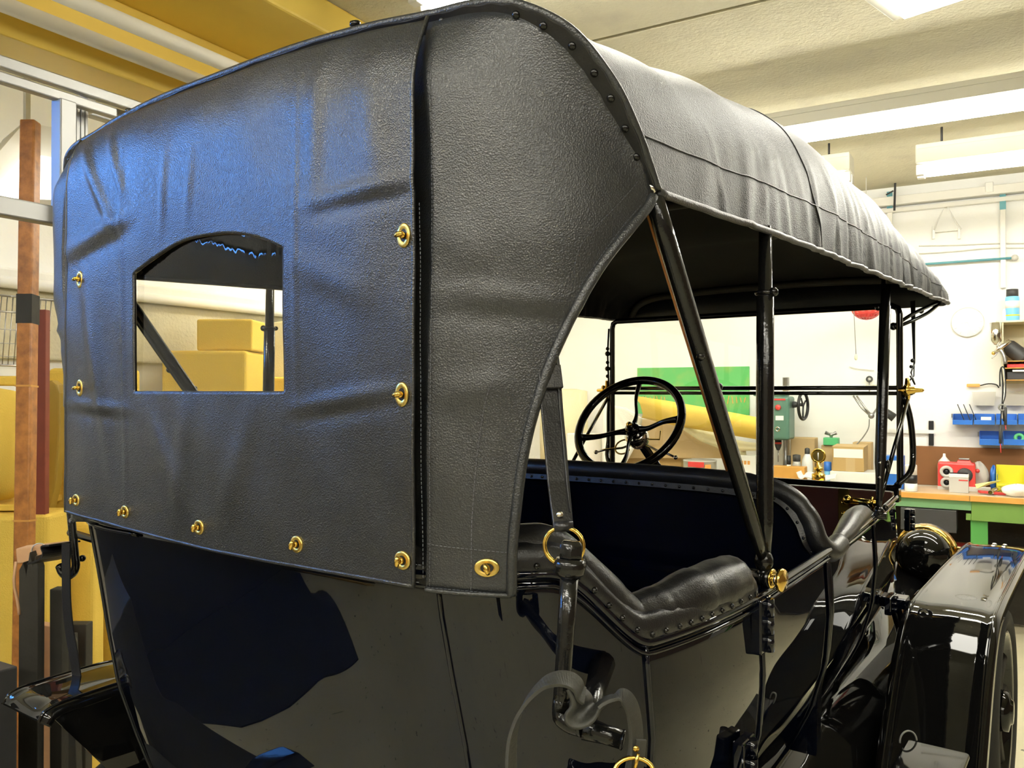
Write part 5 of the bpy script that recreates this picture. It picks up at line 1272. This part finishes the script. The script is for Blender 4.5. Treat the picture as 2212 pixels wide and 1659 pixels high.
# rolled foam sheets before the sign
def sheet(name, label, pts, wdir, w, t_, m, yr):
    return mk(name, G(RM).ribbon(spline([rY(x, y, yr) for x, y in pts], 30), wdir, w, t_), M[m], label=label, cat='foam')
mk('foam_sheet', G(RM).loft([[rY(x, y, yy) for x, y in ln] for yy, ln in ((5.75, [(1372, 856), (1450, 868), (1540, 884), (1620, 899), (1650, 905)]), (5.74, [(1385, 872), (1450, 884), (1540, 899), (1620, 918), (1652, 925)]), (5.77, [(1392, 892), (1460, 906), (1560, 922), (1620, 930), (1652, 934)]), (5.82, [(1388, 896), (1455, 912), (1560, 930), (1620, 940), (1650, 945)]))]), FY, solid=.05, soff=0, label='yellow foam sheet curling out in front of the green sign', cat='foam')
mk('foam_sheet', G(RM).loft([[rY(x, y, yy) for x, y in ln] for yy, ln in ((5.92, [(1440, 890), (1500, 917), (1560, 945), (1610, 956), (1640, 960)]), (5.88, [(1450, 905), (1510, 940), (1560, 962), (1610, 966), (1640, 967)]), (5.90, [(1455, 912), (1515, 952), (1570, 972), (1610, 972), (1640, 971)]))]), M['foam_cream'], solid=.02, soff=0, label='cream foam sheet hanging below the yellow one', cat='foam')
mk('beige_board', G(RM).prism([rY(x, y, 6.0) for x, y in ((1385, 905), (1470, 908), (1560, 975), (1560, 990), (1330, 990), (1330, 960))], (0, .03, 0)), M['cardboard'], bevel=.004, label='beige board behind the steering wheel', cat='board')
mk('white_sheet', G(RM).prism([rY(x, y, 5.85) for x, y in ((1300, 872), (1352, 880), (1385, 905), (1372, 960))] + [rY(1335, 1010, 5.85) * V((1, 1, 0)) if False else V((rY(x, 1010, 5.85).x, 5.85, ZB + .002)) for x in (1335, 1300)], (0, .05, 0)), M['foam_white'], bevel=.02, seg=3, label='white foam piece behind the left side of the steering wheel', cat='foam')
c = rY(1218, 930, 6.19); r0 = 52 * pxm(c)
mk('foam_roll', G(RM).lathe([(0, ZB + .002 - c.z), (r0 * .98, ZB + .002 - c.z), (r0, 0), (r0 * .97, rY(1215, 845, 6).z - c.z), (r0 * .5, rY(1215, 840, 6).z - c.z), (0, rY(1215, 842, 6).z - c.z)], V((c.x, 6.19, c.z)), (0.0, 0, 1), 26), M['foam_cream'], label='cream foam roll standing at the back, behind the hanging strap', cat='foam')
foam('foam_block', 'white foam block below the cream roll, left of the steering wheel', 1224, 936, 1300, 1040, 6.57, .05, M['foam_white'], rnd=.012, zmin=ZB + .001)
a_ = atD(1206, 915, 6.2); b_ = atD(1225, 999, 6.2); e_ = a_ + (b_ - a_) * (a_.z / (a_.z - b_.z))
mk('wooden_stick', G().prism([a_ - _r * .008, a_ + _r * .008, e_ + _r * .012, e_ - _r * .012], _d * .02), M['wood_orange'], label='thin slanting wooden slat beside the cream roll', cat='slat')
# wall clock
c = wl(2090, 696, .012); r_ = 31 * pxm(c)
t = thing('wall_clock', 'round white wall clock with thin grey marks', 'clock', RM(c))
mk('dial', G(RM).lathe([(r_, -.010), (r_, .004), (r_ * .97, .006), (0, .006)], c, (0, -1, 0), 40), M['white_plastic'], t)
mk('rim', G(RM).torus(c + V((0, -.004, 0)), (0, -1, 0), r_, .0028, 40, 6), M['grey_plastic'], t)
for k in range(12):
    a = k * pi / 6; d_ = V((sin(a), 0, cos(a))); mk('hour_mark', G(RM).box(c + d_ * r_ * .84 + V((0, -.0075, 0)), (.004, .002, .014), 0, Matrix.Rotation(a, 3, 'Y')), M['steel'], t)
for a, L in ((-1.75, .38), (2.75, .5)): mk('hand', G(RM).box(c + V((sin(a), 0, cos(a))) * r_ * L / 2 + V((0, -.009, 0)), (.005, .002, r_ * L), 0, Matrix.Rotation(a, 3, 'Y')), M['steel'], t)
# shelf cabinet at the right edge
ys = YB - .26
def sc(x, y): return rY(x, y, ys)
xl = sc(2163, 700).x; z1, z0 = sc(2163, 693).z, sc(2163, 828).z
t = thing('wall_shelf', 'pale wooden wall shelf with trays at the right edge', 'shelf', RM((xl + .3, ys + .1, z0)))
mk('top_board', G(RM).bx((xl - .03, ys - .01, z1 - .012), (xl + .8, YB - .002, z1)), M['shelf_board'], t, bevel=.002)
mk('side_board', G(RM).bx((xl, ys, z0), (xl + .012, YB - .002, z1 - .013)), M['shelf_board'], t)
mk('back_board', G(RM).bx((xl + .012, YB - .012, z0), (xl + .8, YB - .004, z1 - .013)), M['shelf_board'], t)
for y in (779, 794, 820): mk('shelf_plate', G(RM).bx((xl + .013, ys + .002, sc(2190, y).z - .006), (xl + .8, YB - .013, sc(2190, y).z)), M['wood_orange'], t, bevel=.001)
z_ = sc(2190, 779).z
rbox('red_papers', 'red folders on the second board of the wall shelf', 'folder', (xl + .03, ys + .03, sc(2190, 794).z + .001), (xl + .5, ys + .2, sc(2190, 786).z), M['red_plastic'], .003)
rbox('dark_tray', 'dark tray on the third board of the wall shelf', 'tray', (xl + .03, ys + .03, sc(2190, 820).z + .001), (xl + .5, ys + .2, sc(2190, 803).z), M['dark_grey'], .003)
rbox('white_papers', 'white papers on the dark tray of the wall shelf', 'paper', (xl + .06, ys + .01, sc(2190, 803).z + .0005), (xl + .5, ys + .18, sc(2190, 799).z), M['paper'], .001)
# grey blower on the shelf
p = sc(2190, 760); g = G(RM); g.tube(spline([sc(2168, 742) + V((0, .1, 0)), sc(2185, 752) + V((0, .1, 0)), sc(2215, 775) + V((0, .1, -.0))], 12), [.03, .034, .04, .045, .05, .05, .05, .05, .05, .05, .05, .05], 14)
mk('heat_gun', g, M['dark_grey'], label='grey heat gun lying on the wall shelf', cat='tool')
# spray cans on top
def shelf_lathe(name, label, cat, px, ytop, wpx, parts, yr=ys + .1):
    pb = rY(px, 692, yr); H_ = rY(px, ytop, yr).z - z1; r_ = wpx / 2 * pxm(pb); o = V((pb.x, yr, z1 + .0008)); t = thing(name, label, cat, RM(o))
    for nm, mm, pr in parts: mk(nm, G(RM).lathe([(a * r_, b * H_) for a, b in pr], o, n=20), M[mm], t)
    return t, o, r_, H_
t, o, r_, h_ = shelf_lathe('spray_can', 'light blue spray can with a black cap on top of the wall shelf', 'can', 2187, 624, 27, (('can', 'blue_light', [(.95, 0), (1, .02), (1, .72), (.9, .76)]), ('cap', 'dark_grey', [(.86, .76), (.84, .98), (0, 1)])))
mk('white_band', G(RM).lathe([(1.005 * r_, .40 * h_), (1.005 * r_, .62 * h_)], o, n=20), M['paper'], t); mk('stripe', G(RM).lathe([(1.005 * r_, .16 * h_), (1.005 * r_, .20 * h_)], o, n=20), M['yellow_plastic'], t)
shelf_lathe('white_tube', 'small white tube left of the light blue spray can', 'tube', 2171, 668, 11, (('tube', 'white_plastic', [(.9, 0), (1, .05), (.9, .8), (.6, 1), (0, 1)]),))
# gravity spray gun hanging on the shelf side
yg = ys - .04
def sg(x, y): return rY(x, y, yg)
t = thing('spray_gun', 'chrome paint spray gun with a cup on top hanging at the shelf', 'spray gun', RM(sg(2155, 770)))
p = sg(2151, 735); mk('cup', G(RM).lathe([(.012, -.03), (.018, -.022), (11.5 * pxm(p), -.004), (11.5 * pxm(p), sg(2151, 697).z - p.z), (0, sg(2151, 696).z - p.z)], p, n=20), M['nickel'], t)
g = G(RM); g.tube([sg(2153, 738), sg(2156, 756)], .008, 10); g.tube([sg(2148, 762), sg(2160, 752), sg(2182, 736)], [.010, .016, .012], 10); mk('gun_body', g, M['nickel'], t)
mk('handle', G(RM).tube(spline([sg(2160, 754), sg(2168, 768), sg(2172, 786)], 8), .013, 10, flat=.7), M['steel'], t)
mk('trigger', G(RM).tube(spline([sg(2156, 758), sg(2150, 768), sg(2142, 774)], 8), .004, 6), M['steel'], t)
mk('air_cap', G(RM).sphere(sg(2146, 763), .012, 8), M['brass'], t)
# meter leads hanging
t = thing('meter_leads', 'bundle of black meter leads with red tips hanging from the shelf', 'cable', RM(sg(2165, 990)))
for k, pts in enumerate(([(2160, 835), (2160, 805), (2164, 793), (2170, 800), (2172, 850), (2166, 875), (2168, 910)], [(2163, 795), (2166, 830), (2165, 870), (2162, 905), (2161, 930)], [(2168, 796), (2171, 830), (2168, 862), (2164, 880), (2165, 905)])):
    mk('lead', G(RM).tube(spline([sg(*q) for q in pts], 24), .0042 if k < 2 else .003, 6), M['black_plastic'] if k < 2 else M['cable_white'], t)
mk('lead_knot', G(RM).torus(sg(2165, 880), (0, -1, 0), .018, .006, 16, 8), M['cable'], t)
for a, b, c_ in (((2161, 918), (2161, 958), (2162, 978)), ((2172, 880), (2172, 918), (2173, 928))):
    mk('probe', G(RM).tube([sg(*a), sg(*b)], .009, 8), M['dark_grey'], t); mk('probe_tip', G(RM).tube([sg(*b), sg(*c_)], .003, 6), M['red_plastic'], t)
# saw with an orange handle
t = thing('hand_saw', 'small saw with an orange handle hanging on the white wall', 'saw', RM(wl(2120, 840, .02)))
mk('handle', G(RM).bx(wl(2088, 836, .03), wl(2117, 829, .02) ), M['orange_paint'], t, bevel=.006)
mk('bow', G(RM).tube(spline([wl(2117, 833, .02), wl(2135, 829, .02), wl(2152, 831, .02), wl(2158, 838, .02)], 10), .004, 6), M['black_plastic'], t)
# clear bins
for k, (x0_, x1_, lab) in enumerate(((2100, 2152, 'clear plastic bin hanging on the wall under the saw'), (2166, 2216, 'clear plastic bin at the right edge, right of the meter leads'))):
    a = wl(x0_, 846, .02); b = wl(x1_, 876, .02); t = thing('clear_bin', lab, 'bin', RM(V(((a.x + b.x) / 2, YB - .06, b.z))))
    mk('bin_front', G(RM).prism([(a.x, YB - .09, a.z), (b.x, YB - .09, a.z), (b.x - .012, YB - .07, b.z), (a.x + .012, YB - .07, b.z)], (0, .003, 0)), M['clear_plastic'], t)
    mk('bin_body', G(RM).prism([(a.x + .004, YB - .086, a.z - .01), (b.x - .004, YB - .086, a.z - .01), (b.x - .016, YB - .066, b.z + .003), (a.x + .016, YB - .066, b.z + .003)], (0, .06, 0)), M['cable_white'], t)
# blue stacking bins, two rows
def blue_bin(x0_, x1_, yt, yb, label, grp):
    a = rY(x0_, yb, YB - .145); b = rY(x1_, yb, YB - .145); w_ = b.x - a.x - .004; h_ = rY(x0_, yt, YB - .145).z - a.z
    def T(q): return RM(V((a.x + .002, YB - .145, a.z)) + V(q))
    t = thing('blue_bin', label, 'bin', T((w_ / 2, .06, 0)), grp)
    mk('bin_floor', G(T).bx((0, 0, 0), (w_, .126, .004)), M['blue_plastic'], t)
    mk('front_lip', G(T).bx((0, -.004, 0), (w_, .002, h_ * .55)), M['blue_plastic'], t, bevel=.0015)
    mk('bin_back', G(T).bx((0, .122, 0), (w_, .126, h_ * 1.25)), M['blue_plastic'], t)
    for x in (0, w_ - .003): mk('bin_side', G(T).prism([(x, 0, 0), (x, .126, 0), (x, .126, h_ * 1.25), (x, .06, h_ * 1.2), (x, 0, h_ * .62)], (.003, 0, 0)), M['blue_plastic'], t)
    return T, w_, h_
rowA = [(2057, 2102), (2103, 2150), (2151, 2198), (2199, 2246)]
nm4 = ['leftmost blue bin of the upper row, holding dark packets', 'second blue bin of the upper row, with a small white box in it', 'third blue bin of the upper row, behind the meter leads', 'blue bin of the upper row cut by the right edge']
for (a, b), lab in zip(rowA, nm4):
    T, w_, h_ = blue_bin(a, b, 899, 917, lab, 'upper row of blue bins')
    if a == 2057:
        for k in range(3): mk('dark_packet', G(T).box((.05 + k * .035, .05 + k * .01, .075), (.004, .06, .13), 0, Matrix.Rotation(-.35, 3, 'Y')), M['black_plastic'] if k != 1 else M['dark_grey'], bevel=.001, label=('flat dark packet leaning in the leftmost blue bin, %s of three' % ['left', 'middle', 'right'][k]), cat='packet')
    if a == 2103: mk('small_carton', G(T).bx((.04, .02, .005), (.10, .07, .05)), M['paper'], bevel=.002, label='small white carton in the second blue bin', cat='box')
for (a, b), lab in zip([(2115, 2166), (2167, 2218)], ['large blue bin of the lower row, left one', 'large blue bin of the lower row with a green reel, at the right edge']):
    T, w_, h_ = blue_bin(a, b, 938, 961, lab, 'lower row of blue bins')
    if a == 2167: mk('green_reel', G(T).torus((w_ * .7, .05, .045), (0, -1, .2), .022, .011, 20, 10), M['green_bright'], label='green reel lying in the lower right blue bin', cat='reel')
mk('bin_rail', G(RM).bx(wl(2055, 902, .012), wl(2260, 896, .004)), M['steel'], label='steel rail carrying the upper blue bins', cat='rail')
mk('bin_rail', G(RM).bx(wl(2112, 942, .012), wl(2260, 936, .004)), M['steel'], label='steel rail carrying the lower blue bins', cat='rail')
# black bar on the wall
t = thing('magnet_bar', 'short black upright bar with a white crossing strip on the wall', 'bar', RM(wl(2012, 962, .01)))
mk('bar', G(RM).bx(wl(2006, 962, .02), wl(2017, 909, .003)), M['black_plastic'], t, bevel=.002)
mk('strip', G(RM).bx(wl(1900, 934, .024), wl(2020, 929, .021)), M['paper'], t)
# pressure gauge, cords
t = thing('pressure_gauge', 'small round pressure gauge with a thin pipe on the white wall', 'gauge', RM(wl(1878, 830, .02)))
c = wl(1878, 819, .03); mk('gauge_ring', G(RM).torus(c, (0, -1, 0), .018, .006, 20, 8), M['dark_grey'], t)
mk('gauge_face', G(RM).lathe([(.018, 0), (0, .002)], c, (0, -1, 0), 16), M['grey_plastic'], t)
mk('pipe', G(RM).tube([wl(1878, 824, .02), wl(1878, 850, .02)], .004, 6), M['steel'], t)
mk('bracket', G(RM).bx(wl(1870, 834, .02), wl(1896, 831, .004)), M['shelf_board'], t)
mk('extension_cable', G(RM).tube(spline([wl(1835, 792, .01), wl(1850, 796, .01), wl(1870, 798, .01), wl(1888, 800, .01)], 10), .003, 6), M['cable_white'], label='short white cord sagging on the wall above the gauge', cat='cord')
# red mesh basket lamp with a string
c = rY(1872, 660, 6.0); r_ = 33 * pxm(c)
t = thing('red_basket', 'red perforated basket hanging near the back wall', 'basket', RM(c + V((0, 0, -.1))))
rows = [[c + V((r_ * sin(th) * cos(2 * pi * k / 28), r_ * sin(th) * sin(2 * pi * k / 28), -r_ * .95 * cos(th) )) for k in range(28)] for th in [.12 + (pi / 2 - .12) * i / 8 for i in range(9)]]
g = G(RM); n = 28; vs_ = [p for r in rows for p in r]; fs = []
for i in range(8):
    for k in range(n):
        if (i % 2 == 1) and (k % 2 == i // 2 % 2) and i < 7: continue
        fs.append((i * n + k, i * n + (k + 1) % n, (i + 1) * n + (k + 1) % n, (i + 1) * n + k))
mk('bowl', g.add(vs_, fs, 0, True), M['red_plastic'], t, solid=.004)
mk('rim', G(RM).torus(c, (0, 0, 1), r_, .007, 28, 8), M['red_plastic'], t)
mk('hanger', G(RM).tube([c + V((r_, 0, 0)), c + V((0, 0, .5)), V((c.x, c.y, ZC - .001))], .003, 6), M['cable_white'], t)
p = rY(1844, 664, 5.8); q = rY(1849, 765, 5.8)
t2 = thing('pull_string', 'thin pull string with a small knob left of the red basket', 'string', RM(q))
mk('string', G(RM).tube([V((p.x, p.y, ZC - .001)), p, q], .0022, 5), M['cable'], t2); mk('knob', G(RM).lathe([(.004, -.04), (.010, -.03), (.008, -.005), (.003, 0)], q, n=10), M['shelf_board'], t2)
# anglepoise lamp
yl = 6.15
def al(x, y): return rY(x, y, yl)
t = thing('swing_arm_lamp', 'grey swing arm work lamp over the cardboard box', 'lamp', RM(al(1884, 905)))
for o in (0, .022): mk('arm', G(RM).tube([al(1843, 858) + V((o, 0, .01)), al(1862, 882) + V((o, 0, 0)), al(1882, 900) + V((o * .4, 0, 0))], .007, 6), M['steel'], t)
mk('arm', G(RM).tube([al(1882, 900), al(1896, 880), al(1905, 862)], .007, 6), M['steel'], t)
mk('joint', G(RM).sphere(al(1882, 898), .022, 10), M['steel'], t)
mk('lamp_head', G(RM).tube([al(1908, 886), al(1932, 903)], [.024, .03], 12), M['dark_grey'], t)
mk('lamp_cord', G(RM).tube(spline([al(1878, 905), al(1876, 925), al(1864, 945), al(1848, 963)], 12), .004, 6), M['cable'], t)
# top of the back wall: trunking, brackets, pipe, hanger
z_ = wl(2040, 432, .06).z
t = thing('wall_trunking', 'white cable trunking along the top of the back wall', 'trunking', RM((1, YB - .05, z_)))
mk('duct', G(RM).bx((-1.5, YB - .09, z_), (3.6, YB - .004, z_ + .06)), M['white_enamel'], t, bevel=.004)
mk('lower_rail', G(RM).bx((-1.5, YB - .05, z_ - .045), (3.6, YB - .004, z_ - .015)), M['white_enamel'], t, bevel=.003)
mk('junction_box', G(RM).bx(wl(2128, 416, .09), wl(2146, 398, .004)), M['white_plastic'], t, bevel=.004)
for x, lab in ((1922, 'white wall post with a teal top, beside the black cable tie'), (2166, 'white wall post with teal sides at the upper right')):
    a = wl(x - 6, 420, .05); b = wl(x + 7, 590, .004)
    t = thing('wall_post', lab, 'post', RM(V(((a.x + b.x) / 2, YB - .03, b.z))))
    mk('channel', G(RM).bx((a.x, YB - .045, b.z - .1), (b.x, YB - .004, a.z)), M['white_enamel'], t, bevel=.003)
    mk('teal_cap', G(RM).bx((a.x - .002, YB - .047, a.z - .10), (b.x + .002, YB - .044, a.z + .02)), M['teal'], t)
p = wl(1934, 388, .12); q = wl(1932, 455, .12)
g = G(RM); g.ribbon([p, p * .5 + q * .5, q], (1, 0, 0), .014, .006); g.ribbon([wl(1914, 421, .12), wl(1930, 412, .12)], (0, 0, 1), .010, .004); g.ribbon([wl(1928, 386, .12), wl(1934, 392, .12), wl(1941, 385, .12)], (1, 0, .5), .012, .006)
mk('cable_tie', g, M['black_plastic'], label='black strap hanging from the trunking at the top of the wall', cat='strap')
t = thing('pipe_hanger', 'thin white wire triangle hanger on the upper wall', 'hanger', RM(wl(2045, 500, .03)))
g = G(RM); g.tube([wl(2018, 497, .03), wl(2022, 485, .03), wl(2043, 440, .03), wl(2067, 483, .03), wl(2076, 495, .03)], .005, 6); mk('wire', g, M['white_plastic'], t)
mk('cross_bar', G(RM).bx(wl(2018, 502, .03), wl(2072, 496, .015)), M['white_plastic'], t, bevel=.002)
for x in (2017, 2072): mk('leg', G(RM).bx(wl(x - 3, 516, .03), wl(x + 3, 490, .015)), M['white_plastic'], t, bevel=.002)
a = wl(2005, 568, .04); b = wl(2192, 559, .04)
t = thing('teal_pipe', 'thin teal rod with a grey end knob on the upper wall', 'rod', RM(a))
mk('rod', G(RM).tube([V((a.x - .3, a.y, (a.z + b.z) / 2)), V((b.x, b.y, (a.z + b.z) / 2))], .008, 8), M['teal'], t); mk('end_knob', G(RM).sphere(V((b.x, b.y, (a.z + b.z) / 2)), .022, 10), M['grey_plastic'], t)
for k, (ya, yb_) in enumerate(((531, 526), (548, 536))):
    mk('wall_cable', G(RM).tube(spline([wl(1985, ya, .01), wl(2060, (ya + yb_) / 2 + 1, .01), wl(2140, yb_, .01), wl(2230, yb_ - 1, .01)], 16), .004, 6), M['cable_white'], label=['upper thin cable clipped along the wall above the teal rod', 'lower thin cable sloping above the teal rod'][k], cat='cable')
# low clutter under the bench, seen around the headlamp
q = rY(2075, 1200, 6.0)
rbox('red_crate', 'red crate on the floor shelf under the bench, right of the headlamp', 'crate', (rY(2045, 1200, 6).x, 5.9, .531), (rY(2085, 1200, 6).x, 6.15, rY(2060, 1185, 5.9).z), M['red_plastic'], .01)
rbox('beige_carton', 'beige carton under the bench left of the red crate', 'box', (rY(1990, 1200, 6).x, 6.0, .531), (rY(2040, 1200, 6).x, 6.2, rY(2020, 1165, 6).z), M['cardboard'], .006)
# out of view: mat and cupboard added to darken the paint's reflections, cardboard box
mk('added_dark_mat', G().prism([(-1.27, -.35, .001), (-1.33, -.2, .001), (-1.35, -.04, .001), (-1.5, .23, .001), (-1.62, .5, .001), (-1.75, 1.0, .001), tuple(RM((-3.352, 1.15, .001))), tuple(RM((-3.352, -1.5, .001))), (-2.18, -.84, .001)], (0, 0, .008)), M['rubber'], label='unseen dark mat added on the floor for the dark reflection in the back panel of the car', cat='mat')  # added mat, its outline shaped for the dark patch in the back panel
rbox('cardboard_box', 'low brown cardboard box on the floor behind the car, mirrored in its back panel', 'box', (-2.0, -1.30, .0005), (-1.40, -.90, .30), M['cardboard_dark'], .006, T=lambda p: V(p))
rbox('added_dark_cupboard', 'unseen low dark cupboard added along the left wall to darken the reflection in the car', 'cupboard', (-3.96, -2.2, 0), (-3.36, 1.15, 1.0), M['dark_grey'], .01)  # added cupboard, keeps the white wall out of the paint's reflection
